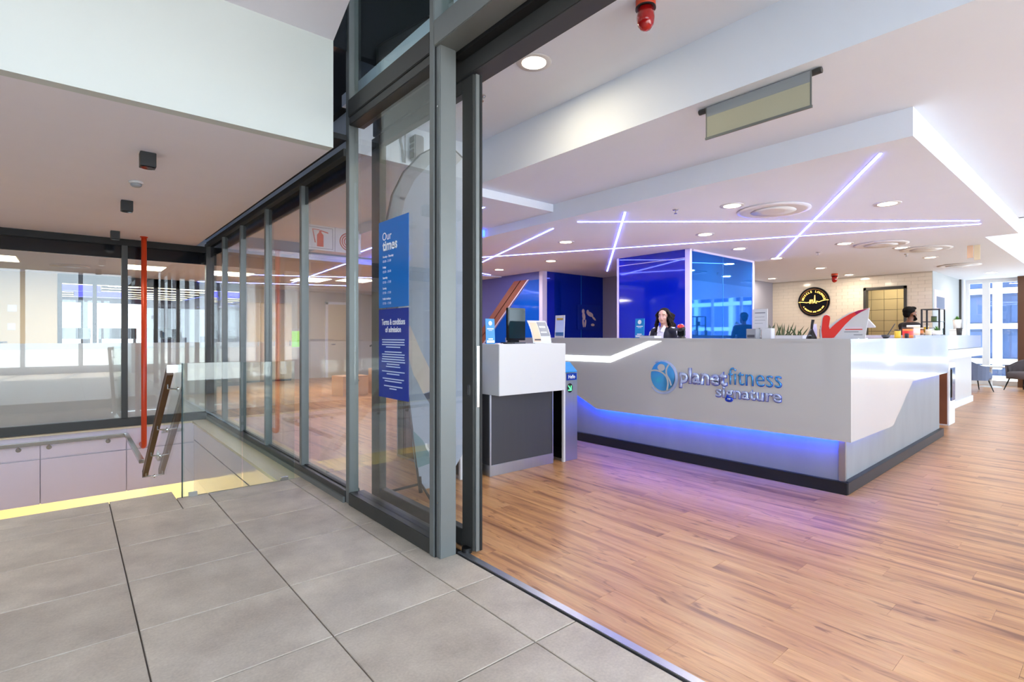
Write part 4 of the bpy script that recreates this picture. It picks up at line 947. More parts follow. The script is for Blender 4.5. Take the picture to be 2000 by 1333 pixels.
t = thing('keyboard', 'flat pale keyboard edge on the desk before the receptionist', 'keyboard', (4.95, 3.46, DT))
obj('body', bx(4.88, 5.02, 3.36, 3.56, DT, DT+.022), 'white_plastic', t, bevel=.004); obj('keys', bx(4.89, 5.01, 3.37, 3.55, DT+.022, DT+.028), 'grey_plastic', t)
t = flyer(5.2, 2.36, DT+.085, .145, .205, 'x', 'notice_sheet', 'white notice sheet in an upright holder on the desk', 'notice', 'white_plastic',
      [('text_print', .15, .85, .80, .83, 'print_dark'), ('text_print', .15, .8, .60, .62, 'grey_plastic'), ('text_print', .15, .85, .45, .47, 'grey_plastic'), ('text_print', .15, .7, .30, .32, 'grey_plastic')], tilt=.04)
obj('stem', bx(5.19, 5.21, 2.355, 2.365, DT+.005, DT+.10), 'steel', t); obj('foot', bx(5.15, 5.26, 2.30, 2.42, DT, DT+.006), 'steel', t)
t = thing('card_box', 'small grey card box on the desk under the notice', 'box', (5.0, 2.33, DT))
obj('box', bx(4.96, 5.05, 2.29, 2.38, DT, DT+.092), 'grey_plastic', t, bevel=.002); obj('print', bx(4.957, 4.96, 2.30, 2.37, DT+.01, DT+.035), 'print_dark', t)
t = thing('tissue_box', 'white square box beside the grey card box', 'box', (5.1, 2.235, DT))
obj('box', bx(5.06, 5.14, 2.19, 2.28, DT, DT+.097), 'white_plastic', t, bevel=.003); obj('slot', bx(5.08, 5.12, 2.215, 2.255, DT+.097, DT+.0985), 'grey_plastic', t)
t = thing('snake_plant', 'low tray of spiky dark green leaves behind the desk edge', 'plant', (5.34, 2.18, DT))
obj('tray', bx(5.29, 5.40, 2.0, 2.37, DT, DT+.03), 'white_plastic', t)
for k in range(24):
    yy = 2.02+.33*k/23; hh = .05+.10*random.random(); lx = (random.random()-.5)*.16; lx2 = (random.random()-.5)*.04
    b0 = Vector((5.345+lx2*.5, yy, DT+.03)); tip = b0+Vector((lx2, lx, hh)); wv = Vector((0, .0055, 0)); th = Vector((.003, 0, 0)); md = b0.lerp(tip, .45)
    obj('leaf', MB().add([b0-wv+th, b0+wv+th, md+wv*1.1+th, tip, md-wv*1.1+th, b0-wv-th, b0+wv-th, md+wv*1.1-th, md-wv*1.1-th],
        [(0,1,2,3,4), (5,8,3,7,6), (0,5,6,1), (1,6,7,2), (2,7,3), (4,3,8), (0,4,8,5)]), 'leaf', t)
for (yy, xx, ww, hh, m, lb) in ((1.99, 5.55, .05, .14, 'lilac_frame', 'pale lilac box between plant and black terminal'), (1.90, 5.5, .05, .12, 'brown_wood', 'small brown pot standing behind the black terminal')):
    t = tag(obj('small_box' if m == 'lilac_frame' else 'small_pot', MB().lathe([(ww*.4, 0), (ww*.5, .02), (ww*.5, hh*.7), (ww*.42, hh*.8), (ww*.42, hh)], (xx, yy, DT), 4 if m == 'lilac_frame' else 18), m), lb, 'box' if m == 'lilac_frame' else 'pot')
t = thing('fingerprint_terminal', 'black cone shaped terminal with upright handle on the desk', 'terminal', (4.9, 1.78, DT))
obj('base', MB().lathe([(.042, 0), (.040, .012), (.024, .05), (.012, .085)], (4.9, 1.78, DT), 20), 'black', t, smooth=True); obj('handle', MB().tube([(4.9, 1.78, DT+.07), (4.9, 1.775, DT+.12), (4.9, 1.768, DT+.165)], [.010, .011, .013], 12), 'black', t, smooth=True)
obj('badge', MB().lathe([(.013, 0), (.013, .004)], (4.866, 1.78, DT+.022), 14, 'x'), 'grey_plastic', t)
# tick shaped sign
t = thing('tick_sign', 'white acrylic sign with big red tick shape', 'sign', (5.0, 1.56, DT))
def ypt(u, v): return (1.735-u*.35, DT+v*.25)     # u to the right in the picture, v up
back = [ypt(*p) for p in ((-.03, -.0), (-.03, .35), (.01, .80), (.10, .86), (.17, .80), (.16, .45), (.30, .60), (.60, .88), (1.02, 1.02), (.99, .6), (.93, 0))]
bk = obj('backing', MB().prism(back, 5.0, 5.008, 'x'), 'white_plastic', t)
stroke = [ypt(*p) for p in ((.02, .02), (.0, .30), (.03, .70), (.06, .80), (.12, .82), (.185, .78), (.195, .70), (.165, .42), (.185, .33), (.30, .50), (.45, .68), (.62, .83), (.80, .94), (1.0, 1.0), (.85, .89), (.68, .72), (.52, .48), (.38, .22), (.28, .04), (.15, .0))]
obj('tick', MB().prism(stroke, 4.996, 5.0, 'x'), 'red_v', bk)
obj('tick_tip', MB().prism([ypt(*p) for p in ((.72, .893), (.80, .942), (1.0, 1.002), (.85, .888), (.76, .805))], 4.994, 4.9961, 'x'), 'magenta_v', bk)
for v, a, b, m in ((.36, .52, .88, 'pink_print'), (.30, .52, .88, 'red_v'), (.22, .50, .80, 'grey_plastic'), (.12, .70, .88, 'grey_plastic')):
    obj('text_print', MB().prism([ypt(a, v), ypt(b, v), ypt(b, v+.03), ypt(a, v+.03)], 4.997, 5.0, 'x'), m, bk)
obj('foot', bx(4.97, 5.06, 1.40+.05, 1.73, DT, DT+.006), 'white_plastic', t)
t = thing('tablet_stand', 'white tablet tilted on a white pedestal stand', 'tablet', (5.56, 1.6, DT))
obj('pedestal', MB().lathe([(.035, 0), (.033, .01), (.022, .03), (.022, .12)], (5.56, 1.6, DT), 18), 'white_plastic', t, smooth=True)
obj('tablet', MB().prism([(5.49, DT+.17), (5.50, DT+.18), (5.70, DT+.115), (5.695, DT+.10)], 1.52, 1.68, 'y'), 'white_plastic', t, bevel=.002)
obj('foot', MB().lathe([(.055, 0), (.055, .006)], (5.56, 1.6, DT), 22), 'white_plastic', t)
t = thing('mortar_bowl', 'dark bowl with long stick on the desk corner', 'bowl', (6.4, 1.62, DT))
obj('bowl', MB().lathe([(.02, 0), (.035, .015), (.04, .035), (.036, .036), (.03, .018), (.012, .008)], (6.4, 1.62, DT), 20), 'charcoal', t, smooth=True)
obj('stick', MB().tube([(6.41, 1.62, DT+.01), (6.50, 1.565, DT+.15)], .004, 8), 'black', t)
BT = 1.29
def tub(x, y, z, r, h, m, lidm, lb, name='tub', band=None):
    t = thing(name, lb, 'tub', (x, y, z))
    obj('body', MB().lathe([(r*.94, 0), (r, .008), (r, h*.86), (r*.96, h*.88)], (x, y, z), 26), m, t, smooth=True); obj('lid', MB().lathe([(r*1.02, h*.86), (r*1.02, h*.98), (r*.97, h)], (x, y, z), 26), lidm, t)
    if band: obj('label_print', MB().lathe([(r*1.006, h*.25), (r*1.006, h*.65)], (x, y, z), 26), band, t)
    return t
tub(7.75, 1.84, DT, .034, .10, 'yellow', 'lid_dark', 'small yellow bottle beside the dark bowl', 'bottle')
tub(7.98, 1.80, DT, .022, .055, 'black', 'black', 'tiny black pot next to the yellow bottle', 'small_pot')
tub(8.30, 1.86, DT, .058, .135, 'orange', 'lid_dark', 'orange tub with dark lid on the desk end', band='red_v')
tub(9.30, 2.02, BT, .078, .145, 'peach', 'frame_white', 'white and peach printed tub with pale lid', band='pink_print')
tub(10.0, 2.10, BT, .055, .115, 'chocolate', 'peach', 'brown tub with peach lid left of the glass case', band='brick_orange')
tub(10.18, 2.02, BT, .04, .09, 'ledge', 'frame_white', 'small cream tub beside the brown tub')
t = thing('glass_case', 'small black framed glass display case on the bar', 'display case', (11.4, 2.2, BT))
for dx in (-.18, .18):
    for dy in (-.12, .12): obj('frame_post', bx(11.4+dx-.012, 11.4+dx+.012, 2.2+dy-.012, 2.2+dy+.012, BT, BT+.45), 'black', t)
for z in (0, .225, .44): 
    for dy in (-.12, .12): obj('frame_rail', bx(11.22, 11.58, 2.2+dy-.008, 2.2+dy+.008, BT+z, BT+z+.012), 'black', t)
    for dx in (-.18, .18): obj('frame_rail', bx(11.4+dx-.008, 11.4+dx+.008, 2.08, 2.32, BT+z, BT+z+.012), 'black', t)
obj('glass', bx(11.22, 11.58, 2.078, 2.082, BT, BT+.44), 'glass_green', t); obj('shelf', bx(11.23, 11.57, 2.09, 2.31, BT+.222, BT+.228), 'glass_green', t)
tub(11.32, 2.2, BT+.012, .04, .12, 'frame_white', 'grey_plastic', 'white jar inside the glass case', 'jar')
tub(11.47, 2.2, BT+.23, .04, .10, 'leaf', 'black', 'green jar on the shelf of the glass case', 'jar')
def potplant(x, y, z, r, h, lb, m='leaf_bright', potm='frame_white', n=40, spread=1.0, name='potted_plant'):
    t = thing(name, lb, 'plant', (x, y, z))
    obj('pot', MB().lathe([(r*.75, 0), (r, h), (r*.92, h), (r*.88, h*.85)], (x, y, z), 20), potm, t, smooth=True)
    mb = MB()
    for k in range(n):
        a = random.random()*2*PI; e = .25+random.random()*1.2; L = r*(.7+.7*random.random())*spread
        d = Vector((math.cos(a)*math.cos(e), math.sin(a)*math.cos(e), math.sin(e))); b0 = Vector((x, y, z+h*.9)); tip = b0+d*L; s_ = Vector((-math.sin(a), math.cos(a), 0))*r*.16; md = b0.lerp(tip, .5)+Vector((0, 0, r*.05))
        u = Vector((0, 0, .0015))
        mb.add([b0, md+s_, tip, md-s_, md+u*2], [(0,1,4),(1,2,4),(2,3,4),(3,0,4)])
    o = obj('foliage', mb, m, t); o['kind'] = 'stuff'
potplant(10.45, 1.97, BT, .062, .075, 'small white pot of green herbs before the glass case')
potplant(13.35, 2.2, BT+.12, .07, .19, 'bright green plant in a white pot at the bar end', n=50)
tag(obj('dark_cup', MB().lathe([(.034, 0), (.045, .13), (.04, .13), (.03, .01)], (12.2, 1.98, BT), 20), 'charcoal', smooth=True), 'dark grey cup below the bright green plant', 'cup')
t = thing('plant_box', 'low white box under the bright green plant', 'box', (13.35, 2.2, BT)); obj('box', bx(13.25, 13.45, 2.1, 2.3, BT, BT+.12), 'frame_white', t, bevel=.004); obj('seam', bx(13.249, 13.25, 2.1, 2.3, BT+.09, BT+.095), 'grey_plastic', t)
for i, (x, y, h) in enumerate(((11.9, 2.15, .16), (12.05, 2.25, .14), (12.4, 2.3, .18))):
    t = thing('glass_bottle', ('clear bottle right of the glass case', 'shorter clear bottle beside it on the bar', 'tallest clear bottle near the plant')[i], 'bottle', (x, y, BT))
    obj('body', MB().lathe([(.028, 0), (.03, .01), (.03, h*.6), (.012, h*.78), (.012, h)], (x, y, BT), 18), 'glass_green', t, smooth=True); obj('cap', MB().lathe([(.014, h), (.014, h+.015)], (x, y, BT), 14), 'frame_white', t)

# ================================================================ LOBBY THINGS
t = thing('glass_balustrade', 'frameless glass balustrade with dark green edge at the stairhead', 'balustrade', (1.1, 4.84, 0))
obj('pane', bx(.680, 1.105, 4.834, 4.846, .0, 1.062), 'glass_green', t); obj('pane', bx(1.115, 1.535, 4.834, 4.846, .0, 1.055), 'glass_green', t)
obj('dark_edge', bx(.672, .680, 4.832, 4.848, .0, 1.062), 'glass_edge', t)
obj('base_clamp', MB().box(.72, .78, 4.825, 4.856, 0, .03), 'steel', t); obj('base_clamp', MB().box(1.42, 1.48, 4.825, 4.856, 0, .03), 'steel', t)
t = thing('stair_balustrade', 'sloping glass panel beside the stair carrying the handrail', 'balustrade', (.69, 5.9, -.4))
obj('pane', MB().prism([(4.87, -.30), (4.87, 1.06), (5.05, 1.06), (7.4, -.52), (7.4, -1.75), (5.1, -.30)], .684, .694, 'x'), 'glass_green', t)
obj('clamp', MB().lathe([(.02, -.02), (.02, .0)], (.684, 5.02, -.1), 14, 'x'), 'steel', t)
def sl(y): return 1.045-.655*(y-4.95)
t = thing('handrail', 'steel and wood handrail sloping down the stair', 'handrail', (.62, 5.8, .5))
obj('steel_cap', MB().prism([(4.95, sl(4.95)), (6.78, sl(6.78)), (6.78, sl(6.78)-.012), (4.95, sl(4.95)-.012)], .585, .640, 'x'), 'steel', t)
obj('wood_core', MB().prism([(4.965, sl(4.965)-.012), (6.77, sl(6.77)-.012), (6.77, sl(6.77)-.07), (4.965, sl(4.965)-.07)], .590, .634, 'x'), 'brown_wood', t)
obj('return_plate', MB().box(.585, .684, 4.93, 4.96, .985, 1.048), 'steel', t, bevel=.003)
for y in (5.10, 5.75, 6.25, 6.7):
    obj('bracket', MB().tube([(.612, y, sl(y)-.06), (.612, y, sl(y)-.10), (.684, y, sl(y)-.11)], .007, 8).lathe([(.02, 0), (.02, .006)], (.678, y, sl(y)-.11), 14, 'x'), 'steel', t)
obj('end_plate', MB().box(.585, .640, 6.775, 6.785, sl(6.78)-.075, sl(6.78)), 'steel', t)
t = thing('lower_handrail', 'flat steel handrail along the stairwell panels', 'handrail', (-.5, 9.04, -.15))
obj('rail', bx(-4.4, .60, 9.015, 9.065, -.125, -.075), 'steel', t, bevel=.004); obj('rail_return', bx(.575, .625, 7.0, 9.065, -.120, -.078), 'steel', t, bevel=.004)
for x in (-2.4, -1.7, -1.1, -.50, -.21, .40):
    obj('bracket', MB().tube([(x, 9.04, -.125), (x, 9.04, -.165), (x, 9.10, -.172)], .008, 8).lathe([(.028, 0), (.028, .008)], (x, 9.09, -.172), 14, 'y'), 'steel', t)
t = thing('red_pipe', 'vertical orange-red sprinkler riser pipe in the stairwell', 'pipe', (.78, 8.80, -.26))
obj('pipe', MB().tube([(.78, 9.10, -.26), (.78, 8.88, -.26), (.78, 8.82, -.24), (.78, 8.80, -.18), (.78, 8.80, ZS)], .033, 18), 'red_paint', t, smooth=True); obj('ceiling_collar', MB().lathe([(.045, -.012), (.045, 0)], (.78, 8.80, ZS), 20), 'red_paint', t)
# posters on the fixed pane of the door
def gposter(z0, z1, m, lb):
    t = thing('window_poster', lb, 'poster', (1.65, 3.18, z0)); return obj('sheet', bx(1.6485, 1.6515, 2.972, 3.391, z0, z1), m, t)
t = gposter(1.472, 2.068, 'poster_blue', 'light blue opening times poster on the entrance glass')
fx = 1.6485
text('heading', 'Our', 'print_white', t, (fx, 3.335, 1.935), RX, height=.055, depth=.0005)
text('heading', 'times', 'print_white', t, (fx, 3.335, 1.865), RX, height=.068, depth=.0005, bold=.03)
z = 1.815
for d, h in (('Monday - Thursday', '05:00 - 21:00'), ('Friday', '05:00 - 20:00'), ('Saturday', '07:00 - 17:00'), ('Sunday', '07:00 - 17:00'), ('Public holidays', '07:00 - 17:00')):
    text('hours', d, 'print_white', t, (fx, 3.33, z), RX, height=.019, depth=.0005, bold=.02); text('hours', h, 'print_pale', t, (fx, 3.33, z-.032), RX, height=.016, depth=.0005); z -= .072
t = gposter(.858, 1.462, 'poster_navy', 'dark blue terms and conditions poster below the times')
text('heading', 'Terms & conditions', 'print_white', t, (fx, 3.182, 1.355), RX, width=.33, height=.042, depth=.0005, align='C', bold=.02)
text('heading', 'of admission', 'print_white', t, (fx, 3.182, 1.305), RX, width=.22, height=.040, depth=.0005, align='C', bold=.02)
z = 1.25
for i, wv in enumerate((.32, .31, .32, .2, 0, .24, .32, .31, .32, .33, .18, .2, 0, .32, .18, 0, .3, .24, 0, .26, .1)):
    if wv: obj('fine_print', bx(fx-.0006, fx, 3.182-wv/2, 3.182+wv/2, z, z+.007), 'print_pale', t)
    z -= .0165
# feather flag inside the door
Bf = Vector((2.135, 3.65, 0)); df = Vector((.7635, -.6456, 0)); nf = Vector((-.6456, -.7635, 0))
def FP(u, z, o=0): return Bf + df*u + nf*o + Vector((0, 0, z))
def fpx(x, y): return ((x-822)*.00409, 1.28+(656.4-y)*.00409)
t = thing('feather_flag', 'pale blue curved flag banner with printed arm behind the door', 'flag', (2.135, 3.65, 0))
arc = [(0, .05), (-.07, .62), (-.14, 1.2), (-.21, 1.75), (-.262, 2.2), (-.22, 2.40), (-.13, 2.58), (.0, 2.72), (.135, 2.79), (.26, 2.78), (.34, 2.70)]
out = arc + [(.39, 2.3), (.40, 1.6), (.38, .9), (.34, .35), (.2, .10)]
def flat(pts, o0, o1):
    n = len(pts); m = MB(); m.add([FP(u, z, o0) for u, z in pts] + [FP(u, z, o1) for u, z in pts], [tuple(range(n)), tuple(range(n, 2*n))[::-1]] + [(i, n+i, n+(i+1) % n, (i+1) % n) for i in range(n)]); return m
fb = obj('fabric', flat(out, 0, .005), 'flag_cloth', t)
mb = MB()
for a, b in zip(arc[4:-1], arc[5:]):
    d = Vector((b[0]-a[0], b[1]-a[1])).normalized(); nn = Vector((d.y, -d.x))*.10
    q = flat([a, b, (b[0]+nn.x, b[1]+nn.y), (a[0]+nn.x, a[1]+nn.y)], .005, .007); n = len(mb.v); mb.v += q.v; mb.f += [tuple(n+i for i in f) for f in q.f]
obj('sleeve', mb, mat('flag_sleeve', (160, 162, 172), .7, noise=.04), t)
obj('pole', MB().tube([FP(u-.01, z, 0) for u, z in arc], .009, 8), 'charcoal', t, smooth=True)
arm = [fpx(*p) for p in ((801, 636), (813, 664), (822, 685), (831, 703), (838, 718), (843, 732), (840, 749), (844, 762), (827, 769), (816, 746), (808, 732), (803, 715), (796, 690), (790, 650))]
obj('arm_print', flat(arm, .005, .0065), 'flag_print', fb)
obj('teal_print', flat([fpx(*p) for p in ((806, 840), (826, 860), (838, 885), (840, 905), (812, 915), (806, 870))], .005, .0062), 'flag_teal', fb)
obj('dark_print', flat([fpx(*p) for p in ((828, 770), (846, 763), (868, 800), (870, 830), (850, 806))], .005, .0062), mat('flag_dark', (104, 104, 120), .7, noise=.05), fb)
cg = fpx(846, 868)
obj('logo_print', flat([(cg[0]+.062*math.cos(a), cg[1]+.068*math.sin(a)) for a in [PI*.95+k*.09 for k in range(14)]] + [(cg[0]+.046*math.cos(a), cg[1]+.05*math.sin(a)) for a in [PI*.95+k*.09 for k in range(13, -1, -1)]], .005, .007), 'print_white', fb)
RF = Matrix((df, Vector((0, 0, 1)), nf)).transposed()
p = FP(*fpx(842, 916), .006); text('slogan', 'my', 'print_white', fb, p, RF, height=.045, depth=.001, bold=.02)
p = FP(*fpx(850, 934), .006); text('slogan', 'me', 'print_white', fb, p, RF, height=.04, depth=.001, bold=.02)
for a in (0.3, 2.4, 4.5): obj('foot_leg', MB().tube([FP(0, .10), (Bf.x+.34*math.cos(a), Bf.y+.34*math.sin(a), .012)], .010, 8), 'black', t)
obj('pole_socket', MB().tube([FP(0, .03), FP(-.01, .16)], .016, 10), 'black', t)

# ================================================================ GYM AND OFFICE BEYOND THE GLASS
def treadmill(x, y, rz, lb, group=None):
    t = thing('treadmill', lb, 'treadmill', (x, y, 0), rz, group)
    obj('deck', MB().box(-.35, .35, -.95, .85, .06, .20), 'black', t, local=True, bevel=.02); obj('belt', MB().box(-.25, .25, -.9, .6, .20, .206), 'charcoal', t, local=True)
    for s in (-1, 1):
        obj('upright', MB().tube([(s*.34, .70, .18), (s*.36, .52, 1.25)], .035, 10), 'grey_plastic', t, local=True)
        obj('handrail', MB().tube([(s*.36, .52, 1.1), (s*.33, .05, 1.02)], .022, 10), 'black', t, local=True)
        obj('foot', MB().box(s*.30-.04, s*.30+.04, -.8, .8, 0, .06), 'black', t, local=True)
    co = obj('console', MB().prism([(.40, 1.22), (.48, 1.48), (.55, 1.48), (.56, 1.20)], -.40, .40, 'x'), 'black_gloss', t, local=True); obj('screen', MB().prism([(.403, 1.27), (.452, 1.43), (.45, 1.435), (.398, 1.275)], -.25, .25, 'x'), 'gym_blue', co, local=True)
for i in range(3):
    treadmill(.0+.95*i, 17.4+.2*i, PI, ('treadmill behind the red pipe in the far gym', 'middle treadmill of the far gym row', 'last treadmill of the far gym row')[i], 'treadmills of the far gym')
treadmill(6.0, 12.2, -.9, 'treadmill with slanting rail beside the plywood boxes')
for i, (x, y, s) in enumerate(((4.65, 10.95, .42), (5.40, 10.75, .56))):
    t = thing('plyo_box', ('lower plywood jump box on the gym floor', 'taller plywood jump box beside the lower one')[i], 'jump box', (x, y, 0), .1)
    obj('body', MB().box(-.3, .3, -.25, .25, 0, s), 'ply', t, local=True, bevel=.006)
    obj('grip_slot', MB().box(-.07, .07, -.252, -.248, s*.72, s*.72+.035), 'dark_void', t, local=True); obj('edge_line', MB().box(-.3, .3, -.2515, -.25, s-.022, s-.018), 'brown_wood', t, local=True)
t = thing('green_screen', 'green lit screen on the beige gym wall', 'screen', (5.1, 15.93, 1.2))
obj('bezel', bx(4.90, 5.46, 15.915, 15.95, .92, 1.50), 'white_plastic', t); obj('picture', bx(4.93, 5.43, 15.91, 15.915, .95, 1.42), 'green_screen', t)
d5 = struct('door_4', label='beige door in the gym back wall')
obj('leaf', bx(6.05, 6.85, 15.90, 15.95, 0, 2.25), 'ledge', d5); obj('casing', MB().box(5.97, 6.05, 15.90, 15.96, 0, 2.33).box(6.85, 6.93, 15.90, 15.96, 0, 2.33).box(5.97, 6.93, 15.90, 15.96, 2.25, 2.33), 'frame_white', d5); obj('handle', MB().tube([(6.15, 15.90, 1.02), (6.15, 15.86, 1.02), (6.26, 15.86, 1.02)], .01, 8), 'steel', d5)
for k in range(3):
    t = thing('locker', ('beige tall locker nearest the green screen', 'beige tall locker in the middle of three', 'beige tall locker farthest from the green screen')[k], 'locker', (3.6+.42*k, 15.6, 0), group='tall lockers')
    x = 3.6+.42*k
    obj('body', bx(x, x+.41, 15.5, 15.94, .05, 2.2), 'beige_paint', t, bevel=.004); dr = obj('door', bx(x+.01, x+.40, 15.48, 15.5, .08, 2.18), 'ledge', t); obj('handle', bx(x+.34, x+.36, 15.465, 15.48, 1.0, 1.15), 'steel', dr); obj('plinth', bx(x+.01, x+.40, 15.53, 15.92, 0, .05), 'black', t)
t = thing('standing_desk', 'dark topped standing desk by the beige office wall', 'desk', (-1.3, 12.6, 0))
obj('top', bx(-2.2, -.86, 12.2, 13.0, 1.155, 1.18), 'charcoal', t); obj('device', bx(-1.5, -1.05, 12.3, 12.6, 1.18, 1.205), 'black', t)
for x in (-2.1, -.95): obj('leg', bx(x-.03, x+.03, 12.55, 12.65, 0, 1.155), 'black', t)
for i, (z, s_) in enumerate(((1.40, .12), (1.78, .14))):
    t = tag(obj('wall_switch', bx(-.86-.12, -.86+s_-.12, 14.838, 14.85, z, z+.14), 'white_plastic', bevel=.003), ('white wall switch on the beige office wall', 'white wall box above the switch')[i], 'switch')
t = thing('office_chair', 'dark office chair blurred behind the frosted film', 'chair', (-.2, 10.2, 0), .5)
obj('seat', MB().box(-.24, .24, -.24, .24, .44, .53), 'black_cloth', t, local=True, bevel=.03); obj('backrest', MB().box(-.22, .22, .20, .28, .58, 1.05), 'black_cloth', t, local=True, bevel=.03)
obj('column', MB().tube([(0, 0, .1), (0, 0, .45)], .025), 'black', t, local=True)
for k in range(5): obj('leg', MB().tube([(0, 0, .12), (.28*math.cos(k*2*PI/5), .28*math.sin(k*2*PI/5), .03)], .022, 8), 'black', t, local=True)

# ================================================================ LOUNGE
def tubchair(x, y, rz, outer, inner, seatm, lb):
    t = thing('armchair', lb, 'armchair', (x, y, 0), rz, 'lounge armchairs')
    n = 18; mo = MB(); pts = []
    for k in range(n+1):
        a = math.radians(-20+220*k/n); r0 = .36
        hh = .44+.30*max(0, math.sin(a))**.7 if math.sin(a) > 0 else .44
        pts.append((r0*math.cos(a), r0*math.sin(a)*.95, .58+.20*max(0, math.sin(a))))
    for rr, m, nm in ((1.0, outer, 'shell'), (.86, inner, 'inner_back')):
        mb = MB()
        for (a, b) in zip(pts[:-1], pts[1:]):
            r2 = rr-.10 if nm == 'shell' else rr-.04
            z0 = .26 if nm == 'shell' else .40
            tp = 0 if nm == 'shell' else -.02
            q = [(a[0]*rr, a[1]*rr, z0), (b[0]*rr, b[1]*rr, z0), (b[0]*rr*1.06, b[1]*rr*1.06, b[2]+tp), (a[0]*rr*1.06, a[1]*rr*1.06, a[2]+tp), (a[0]*r2, a[1]*r2, z0), (b[0]*r2, b[1]*r2, z0), (b[0]*r2*1.06, b[1]*r2*1.06, b[2]+tp), (a[0]*r2*1.06, a[1]*r2*1.06, a[2]+tp)]
            mb.add(q, [(0,1,2,3),(7,6,5,4),(0,4,5,1),(2,6,7,3),(1,5,6,2),(0,3,7,4)])
        obj(nm, mb, m, t, local=True)
    obj('seat', MB().lathe([(.28, .28), (.30, .32), (.30, .40), (.27, .44), (.1, .45)], (0, -.03, 0), 24), seatm, t, local=True, smooth=True)
    for sx, sy_ in ((-1, -1), (1, -1), (-1, 1), (1, 1)): obj('leg', MB().tube([(sx*.20, sy_*.18, .28), (sx*.27, sy_*.25, 0)], [.016, .010], 8), 'black', t, local=True)
tubchair(16.12, 2.36, .62, 'chair_blue', 'chair_olive', 'chair_blue', 'blue-grey armchair turned away beside the bar end')
tubchair(16.9, 1.56, -2.2, 'chair_taupe', 'chair_taupe', 'chair_taupe', 'taupe armchair cut by the picture edge near the windows')
t = thing('coffee_table', 'white round coffee table between the lounge armchairs', 'table', (17.6, 2.25, 0))
obj('top', MB().lathe([(.34, .50), (.35, .51), (.35, .53), (.34, .535)], (17.6, 2.25, 0), 32), 'frame_white', t, smooth=True); obj('stem', MB().tube([(17.6, 2.25, .02), (17.6, 2.25, .5)], .03), 'frame_white', t); obj('foot', MB().lathe([(.22, 0), (.2, .02)], (17.6, 2.25, 0), 28), 'frame_white', t)
# house across the street
t = thing('office_building', 'white office block with blue windows across the street', 'building', (27, 2, 0))
obj('core', bx(27.3, 34, -14, 14, -.25, 11), 'window_far', t)
for k in range(7): obj('slab', bx(26.9, 27.4, -14, 14, .2+1.35*k, .40+1.35*k), 'slab_white', t)
for k in range(14): obj('pier', bx(27.0, 27.35, -13.25+2.05*k, -13.0+2.05*k, 0, 11), 'slab_white', t)
for k in range(6):
    for j in range(13):
        if not (-1 < j-7 < 4): continue
        obj('pane', bx(27.25, 27.3, -13.0+2.05*j, -11.5+2.05*j+.05, .45+1.35*k, 1.45+1.35*k), 'window_far', t)

# ================================================================ PEOPLE
def remeshed(mb, name, parent, voxel, matfn, mats, smooth_it=6):
    me = bpy.data.meshes.new('tmp'); me.from_pydata(mb.v, [], mb.f)
    bm = bmesh.new(); bm.from_mesh(me); bmesh.ops.recalc_face_normals(bm, faces=bm.faces); bm.to_mesh(me); bm.free()
    o = bpy.data.objects.new('tmp', me); C.objects.link(o)
    m = o.modifiers.new('r', 'REMESH'); m.mode = 'VOXEL'; m.voxel_size = voxel
    if smooth_it: s = o.modifiers.new('s', 'SMOOTH'); s.iterations = smooth_it; s.factor = .5
    bpy.context.view_layer.update(); dg = bpy.context.evaluated_depsgraph_get()
    nm = bpy.data.meshes.new_from_object(o.evaluated_get(dg)); bpy.data.objects.remove(o)
    nm.materials.clear()
    for x in mats: nm.materials.append(M[x])
    for p in nm.polygons: p.use_smooth = True; p.material_index = matfn(p.center, p.normal)
    nm.name = name
    q = bpy.data.objects.new(name, nm); C.objects.link(q); q.parent = parent; return q
def hand(mb, w, d, side, front, curl=.5):
    """palm and five fingers; w wrist point, d direction along the hand, side thumb side, front palm side"""
    w, d, side, front = Vector(w), Vector(d).normalized(), Vector(side).normalized(), Vector(front).normalized()
    k = w+d*.085
    for s_ in (-.026, 0, .026): mb.cap(w+d*.015+side*s_*.8, .016, k+side*s_, .014)
    for i, (s_, L) in enumerate(((.030, .070), (.011, .078), (-.009, .073), (-.028, .058))):
        a = k+side*s_*1.15; b = a+(d*math.cos(curl)+front*math.sin(curl))*L*.5; c = b+(d*math.cos(curl*2.1)+front*math.sin(curl*2.1))*L*.5
        mb.cap(a, .0095, b, .0088, 8); mb.cap(b, .0088, c, .0078, 8)
    a = w+d*.03+side*.034; b = a+(d*.6+side*.7+front*.3).normalized()*.038; c = b+(d*.8+side*.2+front*.5).normalized()*.032
    mb.cap(a, .013, b, .0105, 8); mb.cap(b, .0105, c, .009, 8)
